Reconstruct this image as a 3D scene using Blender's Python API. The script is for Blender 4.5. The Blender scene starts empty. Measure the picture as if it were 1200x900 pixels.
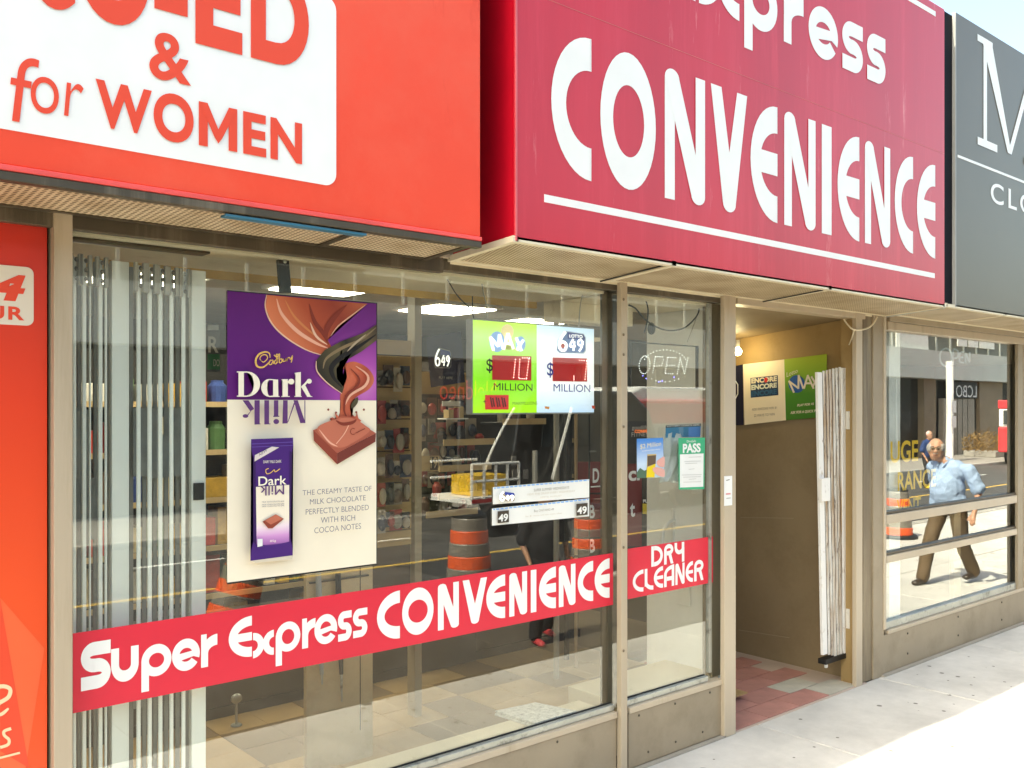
import bpy, bmesh, math, random
from mathutils import Vector, Matrix
random.seed(7)
sc = bpy.context.scene
col = sc.collection
PI = math.pi

# ---------------------------------------------------------------- camera
F_ = 1086.0            # focal length in photo pixels (photo 1200 x 900)
TH = math.atan2(1268.0, 1086.0)
CT, ST = math.cos(TH), math.sin(TH)
H = 1.95               # eye height
cam_d = bpy.data.cameras.new('camera')
cam = bpy.data.objects.new('camera', cam_d); col.objects.link(cam)
cam.location = (0, 0, H)
cam.rotation_euler = (PI/2, 0, -(PI/2 - TH))
cam_d.sensor_width = 36.0
cam_d.lens = 36.0 * F_ / 1200.0
cam_d.shift_y = 27.0 / 1200.0
cam_d.clip_end = 2000
cam_d.clip_start = 0.05
sc.camera = cam

# ---------------------------------------------------------------- sky, sun, exposure
SUN = Vector((-0.60, 0.050, 0.80)).normalized()      # towards the sun: high, to the left, just behind the shop row
w = bpy.data.worlds.new("World"); sc.world = w; w.use_nodes = True
nt = w.node_tree; nt.nodes.clear()
sky = nt.nodes.new('ShaderNodeTexSky'); sky.sky_type = 'NISHITA'; sky.sun_disc = False
sky.sun_elevation = math.asin(SUN.z); sky.sun_rotation = math.atan2(SUN.x, SUN.y)
sky.air_density = 1.0; sky.dust_density = 4.0; sky.ozone_density = 1.0
bg = nt.nodes.new('ShaderNodeBackground'); bg.inputs[1].default_value = 0.15
wo = nt.nodes.new('ShaderNodeOutputWorld')
nt.links.new(sky.outputs[0], bg.inputs[0]); nt.links.new(bg.outputs[0], wo.inputs[0])
sd = bpy.data.lights.new('sun', 'SUN'); sd.energy = 3.2; sd.angle = math.radians(0.5); sd.color = (1, .95, .87)
so = bpy.data.objects.new('sun', sd); col.objects.link(so)
so.rotation_euler = SUN.to_track_quat('Z', 'Y').to_euler()
sc.view_settings.view_transform = 'Standard'; sc.view_settings.look = 'None'
sc.view_settings.exposure = 1.9; sc.view_settings.gamma = 1
sc.view_settings.use_white_balance = True; sc.view_settings.white_balance_temperature = 7400; sc.view_settings.white_balance_tint = 0
sc.cycles.max_bounces = 8; sc.cycles.transparent_max_bounces = 16
sc.cycles.glossy_bounces = 4; sc.cycles.diffuse_bounces = 4
sc.cycles.use_denoising = True

# ---------------------------------------------------------------- geometry of the place: one street wall along x
D = 3.36      # shop front plane
G = 3.40      # glass plane
def ray(u, v):
    a = (u-600.0)/F_; b = (477.0-v)/F_
    return CT + a*ST, ST - a*CT, b
def X(u, y=D):
    dx, dy, b = ray(u, 477); return dx*y/dy
def Z(u, v, y=D):
    dx, dy, b = ray(u, v); return H + b*y/dy
def P(u, v, y=D): return (X(u, y), Z(u, v, y))
def mirror_ground(u, v):
    """real ground point whose mirror image in the glass shows at u, v"""
    dx, dy, b = ray(u, v); t = -H/b
    return dx*t, 2*G - dy*t
def MX(u, yv):   # real x of something seen mirrored at column u, standing yv behind the glass-mirror
    dx, dy, b = ray(u, 477); return dx*yv/dy

# ---------------------------------------------------------------- materials
MATS = {}
def _base(name):
    m = bpy.data.materials.new(name); m.use_nodes = True
    return m, m.node_tree, m.node_tree.nodes['Principled BSDF']
def mat(name, c, rough=.6, metal=0, var=.12, scale=3.0, bump=0.0, bscale=60.0, streak=False, spec=.5,
        dirt=None, dirt_amt=.5, dirt_scale=4.0, coat=0, wear=None):
    if name in MATS: return MATS[name]
    m, t, b = _base(name); N = t.nodes; L = t.links
    tc = N.new('ShaderNodeTexCoord'); mp = N.new('ShaderNodeMapping')
    L.new(tc.outputs['Object'], mp.inputs[0])
    if streak: mp.inputs['Scale'].default_value = (1, 1, .07)
    n = N.new('ShaderNodeTexNoise'); n.inputs['Scale'].default_value = scale; n.inputs['Detail'].default_value = 6
    n.inputs['Roughness'].default_value = .6
    L.new(mp.outputs[0], n.inputs[0])
    r = N.new('ShaderNodeValToRGB')
    lo = [max(0, x*(1-var)) for x in c]; hi = [min(1, x*(1+var)) for x in c]
    r.color_ramp.elements[0].position = .3; r.color_ramp.elements[1].position = .7
    r.color_ramp.elements[0].color = (*lo, 1); r.color_ramp.elements[1].color = (*hi, 1)
    L.new(n.outputs[0], r.inputs[0]); out = r.outputs[0]
    if dirt:
        n2 = N.new('ShaderNodeTexNoise'); n2.inputs['Scale'].default_value = dirt_scale; n2.inputs['Detail'].default_value = 9
        n2.inputs['Roughness'].default_value = .72
        L.new(mp.outputs[0], n2.inputs[0])
        r2 = N.new('ShaderNodeValToRGB'); r2.color_ramp.elements[0].position = 1-dirt_amt-.08; r2.color_ramp.elements[1].position = 1-dirt_amt+.1
        r2.color_ramp.elements[0].color = (0,0,0,1); r2.color_ramp.elements[1].color = (1,1,1,1)
        L.new(n2.outputs[0], r2.inputs[0])
        mx = N.new('ShaderNodeMixRGB'); L.new(r2.outputs[0], mx.inputs[0]); L.new(out, mx.inputs[1]); mx.inputs[2].default_value = (*dirt, 1)
        out = mx.outputs[0]
    if wear:
        mpw = N.new('ShaderNodeMapping'); mpw.inputs['Scale'].default_value = (1, 1, wear[3]); L.new(tc.outputs['Object'], mpw.inputs[0])
        n4 = N.new('ShaderNodeTexNoise'); n4.inputs['Scale'].default_value = wear[2]; n4.inputs['Detail'].default_value = 10; n4.inputs['Roughness'].default_value = .75; L.new(mpw.outputs[0], n4.inputs[0])
        r4 = N.new('ShaderNodeValToRGB'); r4.color_ramp.elements[0].position = wear[1]; r4.color_ramp.elements[1].position = min(1, wear[1]+.12)
        r4.color_ramp.elements[0].color = (0,0,0,1); r4.color_ramp.elements[1].color = (1,1,1,1); L.new(n4.outputs[0], r4.inputs[0])
        m4 = N.new('ShaderNodeMixRGB'); L.new(r4.outputs[0], m4.inputs[0]); L.new(out, m4.inputs[1]); m4.inputs[2].default_value = (*wear[0], 1); out = m4.outputs[0]
    L.new(out, b.inputs['Base Color'])
    b.inputs['Roughness'].default_value = rough; b.inputs['Metallic'].default_value = metal
    b.inputs['Specular IOR Level'].default_value = spec
    if coat: b.inputs['Coat Weight'].default_value = coat; b.inputs['Coat Roughness'].default_value = .12
    if bump:
        n3 = N.new('ShaderNodeTexNoise'); n3.inputs['Scale'].default_value = bscale; n3.inputs['Detail'].default_value = 4
        L.new(tc.outputs['Object'], n3.inputs[0])
        bp = N.new('ShaderNodeBump'); bp.inputs['Strength'].default_value = bump; bp.inputs['Distance'].default_value = .01
        L.new(n3.outputs[0], bp.inputs['Height']); L.new(bp.outputs[0], b.inputs['Normal'])
    MATS[name] = m; return m
def flatm(name, c, rough=.55, spec=.4, emit=0):
    if name in MATS: return MATS[name]
    m, t, b = _base(name); N = t.nodes; L = t.links
    tc = N.new('ShaderNodeTexCoord'); n = N.new('ShaderNodeTexNoise'); n.inputs['Scale'].default_value = 7
    L.new(tc.outputs['Object'], n.inputs[0])
    mx = N.new('ShaderNodeMixRGB'); L.new(n.outputs[0], mx.inputs[0])
    mx.inputs[1].default_value = (*[x*.93 for x in c], 1); mx.inputs[2].default_value = (*[min(1, x*1.04) for x in c], 1)
    L.new(mx.outputs[0], b.inputs['Base Color'])
    b.inputs['Roughness'].default_value = rough; b.inputs['Specular IOR Level'].default_value = spec
    if emit:
        b.inputs['Emission Color'].default_value = (*c, 1); b.inputs['Emission Strength'].default_value = emit
    MATS[name] = m; return m
def lamp(name, c, s):
    m, t, b = _base(name); b.inputs['Base Color'].default_value = (*c, 1)
    b.inputs['Emission Color'].default_value = (*c, 1); b.inputs['Emission Strength'].default_value = s
    return m
def gradm(name, stops, p0, p1, rough=.5, radial=False, spec=.4):
    """printed colour gradient between two world points"""
    m, t, b = _base(name); N = t.nodes; L = t.links
    tc = N.new('ShaderNodeTexCoord'); sub = N.new('ShaderNodeVectorMath'); sub.operation = 'SUBTRACT'
    L.new(tc.outputs['Object'], sub.inputs[0]); sub.inputs[1].default_value = p0
    d = Vector(p1)-Vector(p0)
    if radial:
        ln = N.new('ShaderNodeVectorMath'); ln.operation = 'LENGTH'; L.new(sub.outputs[0], ln.inputs[0])
        dv = N.new('ShaderNodeMath'); dv.operation = 'DIVIDE'; L.new(ln.outputs['Value'], dv.inputs[0]); dv.inputs[1].default_value = d.length; src = dv.outputs[0]
    else:
        dt = N.new('ShaderNodeVectorMath'); dt.operation = 'DOT_PRODUCT'; L.new(sub.outputs[0], dt.inputs[0])
        dt.inputs[1].default_value = d/(d.length**2); src = dt.outputs['Value']
    r = N.new('ShaderNodeValToRGB'); e = r.color_ramp.elements
    while len(e) < len(stops): e.new(.5)
    for k, (p, c) in enumerate(stops): e[k].position = p; e[k].color = (*c, 1)
    L.new(src, r.inputs[0]); L.new(r.outputs[0], b.inputs['Base Color'])
    b.inputs['Roughness'].default_value = rough; b.inputs['Specular IOR Level'].default_value = spec
    return m
def glassm(name, gain=1.7, tint=(.965, .985, .975), wav=.0):
    m, t, b = _base(name); N = t.nodes; L = t.links; N.remove(b)
    out = N['Material Output']
    tr = N.new('ShaderNodeBsdfTransparent'); tr.inputs[0].default_value = (*tint, 1)
    gl = N.new('ShaderNodeBsdfGlossy'); gl.inputs['Roughness'].default_value = 0.0; gl.inputs[0].default_value = (1, 1, 1, 1)
    fr = N.new('ShaderNodeLayerWeight'); fr.inputs[0].default_value = .5      # facing = 1 - |cos|
    pw5 = N.new('ShaderNodeMath'); pw5.operation = 'POWER'; pw5.inputs[1].default_value = 5; L.new(fr.outputs['Facing'], pw5.inputs[0])
    mu = N.new('ShaderNodeMath'); mu.operation = 'MULTIPLY_ADD'; mu.inputs[1].default_value = .95*gain; mu.inputs[2].default_value = .045*gain
    mu.use_clamp = True
    L.new(pw5.outputs[0], mu.inputs[0])
    mx = N.new('ShaderNodeMixShader'); L.new(mu.outputs[0], mx.inputs[0]); L.new(tr.outputs[0], mx.inputs[1]); L.new(gl.outputs[0], mx.inputs[2])
    df = N.new('ShaderNodeBsdfDiffuse'); df.inputs[0].default_value = (.75, .73, .68, 1)
    tcd = N.new('ShaderNodeTexCoord'); nd = N.new('ShaderNodeTexNoise'); nd.inputs['Scale'].default_value = 5; nd.inputs['Detail'].default_value = 8; nd.inputs['Roughness'].default_value = .75
    L.new(tcd.outputs['Object'], nd.inputs[0]); md = N.new('ShaderNodeMapRange'); md.inputs[1].default_value = .42; md.inputs[2].default_value = .75; md.inputs[3].default_value = .0; md.inputs[4].default_value = .022
    L.new(nd.outputs[0], md.inputs[0]); mxd = N.new('ShaderNodeMixShader'); L.new(md.outputs[0], mxd.inputs[0]); L.new(mx.outputs[0], mxd.inputs[1]); L.new(df.outputs[0], mxd.inputs[2])
    L.new(mxd.outputs[0], out.inputs[0])
    if wav:
        tc = N.new('ShaderNodeTexCoord'); n = N.new('ShaderNodeTexNoise'); n.inputs['Scale'].default_value = .9; n.inputs['Detail'].default_value = 0
        L.new(tc.outputs['Object'], n.inputs[0])
        bp = N.new('ShaderNodeBump'); bp.inputs['Strength'].default_value = wav; bp.inputs['Distance'].default_value = .01
        L.new(n.outputs[0], bp.inputs['Height']); L.new(bp.outputs[0], gl.inputs['Normal'])
    return m
def perfm(name, c, hole, pitch, ang=0.0):
    """perforated sheet: rows of small holes as colour and fine relief"""
    m, t, b = _base(name); N = t.nodes; L = t.links
    tc = N.new('ShaderNodeTexCoord'); mp = N.new('ShaderNodeMapping'); L.new(tc.outputs['Object'], mp.inputs[0])
    mp.inputs['Scale'].default_value = (1/pitch, 1/pitch, 0); mp.inputs['Rotation'].default_value = (0, 0, ang)
    fr = N.new('ShaderNodeVectorMath'); fr.operation = 'FRACTION'; L.new(mp.outputs[0], fr.inputs[0])
    sb = N.new('ShaderNodeVectorMath'); sb.operation = 'SUBTRACT'; L.new(fr.outputs[0], sb.inputs[0]); sb.inputs[1].default_value = (.5, .5, 0)
    ln = N.new('ShaderNodeVectorMath'); ln.operation = 'LENGTH'; L.new(sb.outputs[0], ln.inputs[0])
    r = N.new('ShaderNodeValToRGB'); r.color_ramp.elements[0].position = .27; r.color_ramp.elements[1].position = .38
    r.color_ramp.elements[0].color = (*hole, 1); r.color_ramp.elements[1].color = (*c, 1)
    L.new(ln.outputs['Value'], r.inputs[0])
    n = N.new('ShaderNodeTexNoise'); n.inputs['Scale'].default_value = 5; n.inputs['Detail'].default_value = 7; L.new(tc.outputs['Object'], n.inputs[0])
    mx = N.new('ShaderNodeMixRGB'); mx.blend_type = 'MULTIPLY'; mx.inputs[0].default_value = .55
    r3 = N.new('ShaderNodeValToRGB'); r3.color_ramp.elements[0].position = .35; r3.color_ramp.elements[0].color = (.55, .46, .33, 1); r3.color_ramp.elements[1].position = .6
    L.new(n.outputs[0], r3.inputs[0]); L.new(r.outputs[0], mx.inputs[1]); L.new(r3.outputs[0], mx.inputs[2])
    L.new(mx.outputs[0], b.inputs['Base Color']); b.inputs['Roughness'].default_value = .55
    bp = N.new('ShaderNodeBump'); bp.inputs['Strength'].default_value = .3; bp.inputs['Distance'].default_value = .003
    L.new(ln.outputs['Value'], bp.inputs['Height']); L.new(bp.outputs[0], b.inputs['Normal'])
    return m

# ---------------------------------------------------------------- mesh helpers
class MB:
    def __init__(s): s.v = []; s.f = []
    def add(s, vs, fs):
        k = len(s.v); s.v += [tuple(p) for p in vs]; s.f += [tuple(i+k for i in f) for f in fs]; return s
    def box(s, x0, x1, y0, y1, z0, z1):
        return s.add([(x0,y0,z0),(x1,y0,z0),(x1,y1,z0),(x0,y1,z0),(x0,y0,z1),(x1,y0,z1),(x1,y1,z1),(x0,y1,z1)],
                     [(0,3,2,1),(4,5,6,7),(0,1,5,4),(1,2,6,5),(2,3,7,6),(3,0,4,7)])
    def hexa(s, p): # 8 points, bottom 4 ccw then top 4
        return s.add(p, [(0,3,2,1),(4,5,6,7),(0,1,5,4),(1,2,6,5),(2,3,7,6),(3,0,4,7)])
    def prism(s, pts, y0, y1):   # pts (x,z) polygon in ccw order seen from the street, y0 nearer
        n = len(pts)
        ar = sum(pts[i][0]*pts[(i+1) % n][1]-pts[(i+1) % n][0]*pts[i][1] for i in range(n))
        if ar < 0: pts = pts[::-1]
        vs = [(x, y0, z) for x, z in pts]+[(x, y1, z) for x, z in pts]
        fs = [tuple(range(n)), tuple(range(2*n-1, n-1, -1))]
        fs += [(i, n+i, n+(i+1) % n, (i+1) % n) for i in range(n)]
        return s.add(vs, fs)
    def tube(s, pts, r, n=8, cap=True):
        pts = [Vector(p) for p in pts]; rs = r if isinstance(r, (list, tuple)) else [r]*len(pts)
        k = len(s.v); up = None
        for i, p in enumerate(pts):
            d = (pts[min(i+1, len(pts)-1)]-pts[max(i-1, 0)]).normalized()
            if up is None:
                up = Vector((0, 0, 1)) if abs(d.z) < .9 else Vector((1, 0, 0))
            a = d.cross(up); a = a.normalized() if a.length > 1e-6 else d.orthogonal().normalized(); bb = a.cross(d).normalized(); up = bb
            for j in range(n):
                q = 2*PI*j/n; s.v.append(tuple(p+rs[i]*(math.cos(q)*a+math.sin(q)*bb)))
        for i in range(len(pts)-1):
            for j in range(n):
                s.f.append((k+i*n+j, k+(i+1)*n+j, k+(i+1)*n+(j+1) % n, k+i*n+(j+1) % n))
        if cap:
            s.f.append(tuple(k+j for j in range(n))); e = k+(len(pts)-1)*n; s.f.append(tuple(e+j for j in range(n-1, -1, -1)))
        return s
    def lathe(s, c, prof, n=24):    # prof [(r,z)] from bottom up
        k = len(s.v)
        for r, z in prof:
            for j in range(n): s.v.append((c[0]+r*math.cos(2*PI*j/n), c[1]+r*math.sin(2*PI*j/n), c[2]+z))
        for i in range(len(prof)-1):
            for j in range(n): s.f.append((k+i*n+j, k+i*n+(j+1) % n, k+(i+1)*n+(j+1) % n, k+(i+1)*n+j))
        s.f.append(tuple(k+j for j in range(n-1, -1, -1))); e = k+(len(prof)-1)*n; s.f.append(tuple(e+j for j in range(n)))
        return s
    def ball(s, c, r, n=12, m=8):
        rx, ry, rz = r if isinstance(r, (tuple, list)) else (r, r, r)
        k = len(s.v)
        for i in range(1, m):
            a = PI*i/m
            for j in range(n): q = 2*PI*j/n; s.v.append((c[0]+rx*math.sin(a)*math.cos(q), c[1]+ry*math.sin(a)*math.sin(q), c[2]+rz*math.cos(a)))
        s.v += [(c[0], c[1], c[2]+rz), (c[0], c[1], c[2]-rz)]; t = len(s.v)-2
        for i in range(m-2):
            for j in range(n): s.f.append((k+i*n+j, k+(i+1)*n+j, k+(i+1)*n+(j+1) % n, k+i*n+(j+1) % n))
        for j in range(n): s.f.append((t, k+j, k+(j+1) % n)); s.f.append((t+1, k+(m-2)*n+(j+1) % n, k+(m-2)*n+j))
        return s
    def build(s, name, m, parent=None, bevel=0, smooth=False, **tags):
        me = bpy.data.meshes.new(name); me.from_pydata(s.v, [], s.f); me.update()
        if m: me.materials.append(m)
        if smooth:
            for p in me.polygons: p.use_smooth = True
        o = bpy.data.objects.new(name, me); col.objects.link(o)
        if bevel:
            bv = o.modifiers.new('bevel', 'BEVEL'); bv.width = bevel; bv.segments = 2; bv.limit_method = 'ANGLE'
        if parent:
            o.parent = parent; o.matrix_parent_inverse = Matrix.Translation(-parent.location)
        for k, v in tags.items(): o[k] = v
        return o
def thing(name, label, cat, loc=(0, 0, 0), group=None, kind=None):
    o = bpy.data.objects.new(name, None); col.objects.link(o); o.location = loc; o.empty_display_size = .1
    o['label'] = label; o['category'] = cat
    if group: o['group'] = group
    if kind: o['kind'] = kind
    return o
def tag(o, label, cat, group=None):
    o['label'] = label; o['category'] = cat
    if group: o['group'] = group
    return o
def bx(name, m, parent, x0, x1, y0, y1, z0, z1, bevel=0, **t):
    return MB().box(x0, x1, y0, y1, z0, z1).build(name, m, parent, bevel, **t)
def copy_tree(o, delta, **tags):
    c = o.copy(); col.objects.link(c); c.location = o.location+Vector(delta)
    for ch in o.children:
        d = ch.copy(); col.objects.link(d); d.parent = c; 
        for g in ch.children:
            e = g.copy(); col.objects.link(e); e.parent = d
    for k, v in tags.items(): c[k] = v
    return c

# ---------------------------------------------------------------- text and print
_tc = {}
def text_geo(s, bold=0.0, shear=0.0, sp=1.0):
    k = (s, bold, shear, sp)
    if k in _tc: return _tc[k]
    c = bpy.data.curves.new('t', 'FONT'); c.body = s; c.offset = bold; c.shear = shear; c.resolution_u = 8; c.space_character = sp
    o = bpy.data.objects.new('t', c); col.objects.link(o)
    dg = bpy.context.evaluated_depsgraph_get(); me = bpy.data.meshes.new_from_object(o.evaluated_get(dg))
    vs = [(v.co.x, v.co.y) for v in me.vertices]; fs = [tuple(p.vertices) for p in me.polygons]
    bpy.data.objects.remove(o); bpy.data.curves.remove(c); bpy.data.meshes.remove(me)
    x0 = min(v[0] for v in vs); x1 = max(v[0] for v in vs); y0 = min(v[1] for v in vs); y1 = max(v[1] for v in vs)
    vs = [((a-x0)/(x1-x0), (b-y0)/(y1-y0)) for a, b in vs]
    _tc[k] = (vs, fs); return _tc[k]
def text_mb(s, y, x0, x1, z0, z1, bold=0.0, shear=0.0, slope=0.0, flip=False, sp=1.0, mb=None):
    vs, fs = text_geo(s, min(bold, 0.0) if 'M' in s else bold, shear, sp); mb = mb or MB()
    if flip: vs = [(1-a, b) for a, b in vs]; fs = [f[::-1] for f in fs]
    mb.add([(x0+a*(x1-x0), y, z0+b*(z1-z0)+slope*a) for a, b in vs], fs); return mb
def word(s, y, u0, u1, um, vt, vb, m, parent, name='lettering', **k):
    return text_mb(s, y, X(u0, y), X(u1, y), Z(um, vb, y), Z(um, vt, y), **k).build(name, m, parent)
# stroke-built display letters (round, cut-off terminals)
def g_arc(cx, cy, rx, ry, tx, ty, a0, a1, n=22):
    q = []
    for i in range(n):
        A = math.radians(a0+(a1-a0)*i/n); B = math.radians(a0+(a1-a0)*(i+1)/n)
        q.append([(cx+rx*math.cos(A), cy+ry*math.sin(A)), (cx+rx*math.cos(B), cy+ry*math.sin(B)),
                  (cx+(rx-tx)*math.cos(B), cy+(ry-ty)*math.sin(B)), (cx+(rx-tx)*math.cos(A), cy+(ry-ty)*math.sin(A))])
    return q
def g_rect(x0, x1, y0, y1): return [[(x0, y0), (x1, y0), (x1, y1), (x0, y1)]]
def g_el(cx, cy, rx, ry, n=20): return [[(cx+rx*math.cos(2*PI*i/n), cy+ry*math.sin(2*PI*i/n)) for i in range(n)]]
def glyph(c, tx, ty):
    if c == 'C': return [g_arc(.98, .5, .98, .5, tx, ty, 90, 270)+g_rect(.975, 1, 1-ty, 1)+g_rect(.975, 1, 0, ty)]
    if c == 'E': return [g_arc(.98, .5, .98, .5, tx, ty, 90, 270)+g_rect(.975, 1, 1-ty, 1)+g_rect(.975, 1, 0, ty), g_rect(tx*.8, 1, .5-ty*.42, .5+ty*.42)]
    if c == 'O': return [g_arc(.5, .5, .5, .5, tx*.85, ty, 0, 360, 40)]
    if c == 'N':
        r = tx*.62
        return [g_rect(0, tx*.85, 0, .93), g_el(r, .93, r, .07), [[(.0, .93), (2*r, .93), (1, .07), (1-2*r, .07)]], g_rect(1-tx*.85, 1, .07, 1), g_el(1-r, .07, r, .07)]
    if c == 'V':
        r = tx*.62
        return [[[(0, 1), (tx, 1), (.5+r, .07), (.5-r, .07)]], [[(1-tx, 1), (1, 1), (.5+r, .07), (.5-r, .07)]], g_el(.5, .07, r, .07)]
    if c == 'I': return [g_rect(0, 1, 0, 1)]
    if c == 'u': return [g_rect(0, tx, .48, 1), g_rect(1-tx, 1, .48, 1), g_arc(.5, .5, .5, .5, tx, ty, 180, 360)]
    if c == 'p': return [g_arc(.5, .5, .5, .5, tx, ty, 0, 360, 36), g_rect(0, tx, -.42, .5)]
    if c == 'r': return [g_rect(0, tx, 0, .5), g_rect(0, tx*.8, .5, 1), g_arc(1, .42, 1, .54, tx, ty*1.15, 90, 180, 12)]
    if c == 'e': return [g_arc(.5, .5, .5, .5, tx, ty, -18, 180, 30), g_arc(.5, .5, .5, .5, tx, ty, 180, 325, 24), [[(tx*.7, .32), (tx*.8, .32+ty*.8), (1-tx*.3, .62), (1-tx*.1, .60-ty*.5)]]]
    if c in 'sS':
        ry = (1+ty)/4
        return [g_arc(.46, 1-ry, .46, ry, tx, ty, 90, 270), g_rect(.45, 1, 1-ty, 1), g_arc(.54, ry, .46, ry, tx, ty, -90, 90), g_rect(0, .55, 0, ty), g_rect(.44, .56, 2*ry-ty, 2*ry)]
    if c == 'x': return [g_arc(-.02, .5, .56, .5, tx, ty, -90, 90), g_arc(1.02, .5, .56, .5, tx, ty, 90, 270)]
    if c == 'D': return [g_rect(0, tx, 0, 1), g_arc(.3, .5, .7, .5, tx, ty, -90, 90), g_rect(tx, .32, 1-ty, 1), g_rect(tx, .32, 0, ty)]
    if c == 'R': return [g_rect(0, tx, 0, .75), g_arc(.5, .72, .5, .28, tx, ty, -90, 180, 24), g_rect(tx, .52, .44, .44+ty), [[(.45, .46), (.75, .5), (1, 0), (1-tx*1.1, 0)]]]
    if c == 'Y': return [g_rect(0, tx, .74, 1), g_rect(1-tx, 1, .38, 1), g_arc(.5, .74, .5, .34, tx, ty, 180, 360), g_rect(1-tx, 1, 0, .74), ]
    if c == 'L': return [g_rect(0, tx, .2, 1), g_arc(1, .4, 1, .4, tx, ty, 180, 270, 14)]
    if c == 'A': return [g_rect(0, tx, 0, .6), g_arc(1, .58, 1, .42, tx, ty, 90, 180, 14), g_rect(1-tx, 1, 0, 1-ty*.2), g_rect(tx, 1, .28, .28+ty)]
    return []
def disp(c, x0, x1, z0, z1, y, m, parent, sx, sz, name='letter'):
    """display letter with stroke sx (m) wide and sz (m) high"""
    w_, h_ = x1-x0, z1-z0
    mb = MB(); k = 0
    for st in glyph(c, min(.5, sx/w_), sz/h_):
        for pg in st:
            pts = [(x0+a*w_, z0+b*h_) for a, b in pg]
            n = len(pts); ar = sum(pts[i][0]*pts[(i+1) % n][1]-pts[(i+1) % n][0]*pts[i][1] for i in range(n))
            if ar < 0: pts = pts[::-1]
            mb.add([(a, y-k*.0004, b) for a, b in pts], [tuple(range(n))])
        k += 1
    return mb.build(name, m, parent)
def smooth_loop(pts, k=5):
    out = []; n = len(pts)
    for i in range(n):
        p0, p1, p2, p3 = (Vector(pts[(i+j-1) % n]) for j in range(4))
        for s in range(k):
            t = s/k
            out.append(tuple(.5*((2*p1)+(-p0+p2)*t+(2*p0-5*p1+4*p2-p3)*t*t+(-p0+3*p1-3*p2+p3)*t**3)))
    return out
def smooth_line(pts, k=5):
    q = [pts[0]]+list(pts)+[pts[-1]]; out = []
    for i in range(1, len(q)-2):
        p0, p1, p2, p3 = (Vector(q[i+j-1]) for j in range(4))
        for s in range(k):
            t = s/k
            out.append(tuple(.5*((2*p1)+(-p0+p2)*t+(2*p0-5*p1+4*p2-p3)*t*t+(-p0+3*p1-3*p2+p3)*t**3)))
    out.append(tuple(pts[-1])); return out
class Art:
    """flat printed artwork on a vertical sheet at depth y, traced on the sheet's own plane"""
    def __init__(s, y, parent): s.y = y; s.p = parent; s.k = 0
    def _y(s): s.k += 1; return s.y-.0004*s.k
    def poly(s, px, m, name='print', sm=False):
        if sm: px = smooth_loop(px)
        y = s._y(); pts = [P(u, v, s.y) for u, v in px]; n = len(pts)
        ar = sum(pts[i][0]*pts[(i+1) % n][1]-pts[(i+1) % n][0]*pts[i][1] for i in range(n))
        if ar < 0: pts = pts[::-1]
        bm = bmesh.new(); vs = [bm.verts.new((a, y, b)) for a, b in pts]
        bm.faces.new(vs); bmesh.ops.triangulate(bm, faces=bm.faces[:])
        me = bpy.data.meshes.new(name); bm.to_mesh(me); bm.free(); me.materials.append(m)
        o = bpy.data.objects.new(name, me); col.objects.link(o); o.parent = s.p; o.matrix_parent_inverse = Matrix.Translation(-s.p.location)
        return o
    def line(s, px, w0, m, name='print', w1=None, k=5):
        """ribbon of half width w0 px (tapering to w1 at both ends if given)"""
        y = s._y(); pts = smooth_line(px, k) if len(px) > 2 else [tuple(map(float, q)) for q in px]
        mb = MB(); vs = []; n = len(pts)
        for i, q in enumerate(pts):
            a = Vector(pts[max(0, i-1)]); b = Vector(pts[min(n-1, i+1)]); d = (b-a).normalized(); nn = Vector((-d.y, d.x))
            w_ = w0 if w1 is None else w1+(w0-w1)*math.sin(PI*i/(n-1))
            for sg in (1, -1):
                r = Vector(q)+nn*w_*sg; x, z = P(r.x, r.y, s.y); vs.append((x, y, z))
        mb.add(vs, [(2*i, 2*i+2, 2*i+3, 2*i+1) for i in range(n-1)])
        return mb.build(name, m, s.p)
    def text(s, t, u0, u1, vt, vb, m, v_right=None, name='lettering', **k):
        """v_right: (vt, vb) at the right end, to follow the sheet"""
        y = s._y(); x0, z1 = P(u0, vt, s.y); z0 = Z(u0, vb, s.y); x1 = X(u1, s.y)
        sl = 0
        if v_right is not None: sl = Z(u1, v_right, s.y)-z0
        return text_mb(t, y, x0, x1, z0, z1, slope=sl, **k).build(name, m, s.p)

# ---------------------------------------------------------------- palette
beige = mat('painted tan aluminium', (.45, .37, .265), .42, 0, .10, 2.5, streak=True, dirt=(.24, .18, .11), dirt_amt=.36, dirt_scale=5, bump=.05)
beige2 = mat('lighter tan aluminium', (.49, .405, .295), .38, 0, .07, 3, streak=True, dirt=(.36, .28, .18), dirt_amt=.34, dirt_scale=4, wear=((.20, .15, .09), .66, 16, .5))
kick = mat('weathered kick panel', (.31, .25, .17), .45, 0, .10, 1.8, dirt=(.25, .20, .13), dirt_amt=.42, dirt_scale=3, bump=.05, wear=((.15, .12, .08), .64, 14, .5))
bronze = mat('dark bronze metal', (.085, .068, .045), .4, .3, .25, 4, streak=True, dirt=(.20, .16, .11), dirt_amt=.38, dirt_scale=8)
midbronze = mat('worn bronze metal', (.20, .155, .10), .45, .2, .25, 5, streak=True, dirt=(.33, .27, .18), dirt_amt=.42, dirt_scale=9)
alu = mat('grey aluminium bead', (.42, .43, .40), .3, .6, .15, 6, dirt=(.12, .12, .1), dirt_amt=.4, dirt_scale=12)
black = mat('black', (.012, .012, .012), .5)
cream = mat('cream board', (.92, .82, .62), .6, 0, .06, 1.5, dirt=(.58, .45, .25), dirt_amt=.32, dirt_scale=2.5)
white = mat('white paint', (.80, .79, .74), .5, 0, .05, 3)
gold = mat('gold trim', (.62, .40, .10), .5, 0, .2)
silver = mat('pale grey gate metal', (.84, .86, .81), .38, .15, .10, 3, streak=True)
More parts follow.
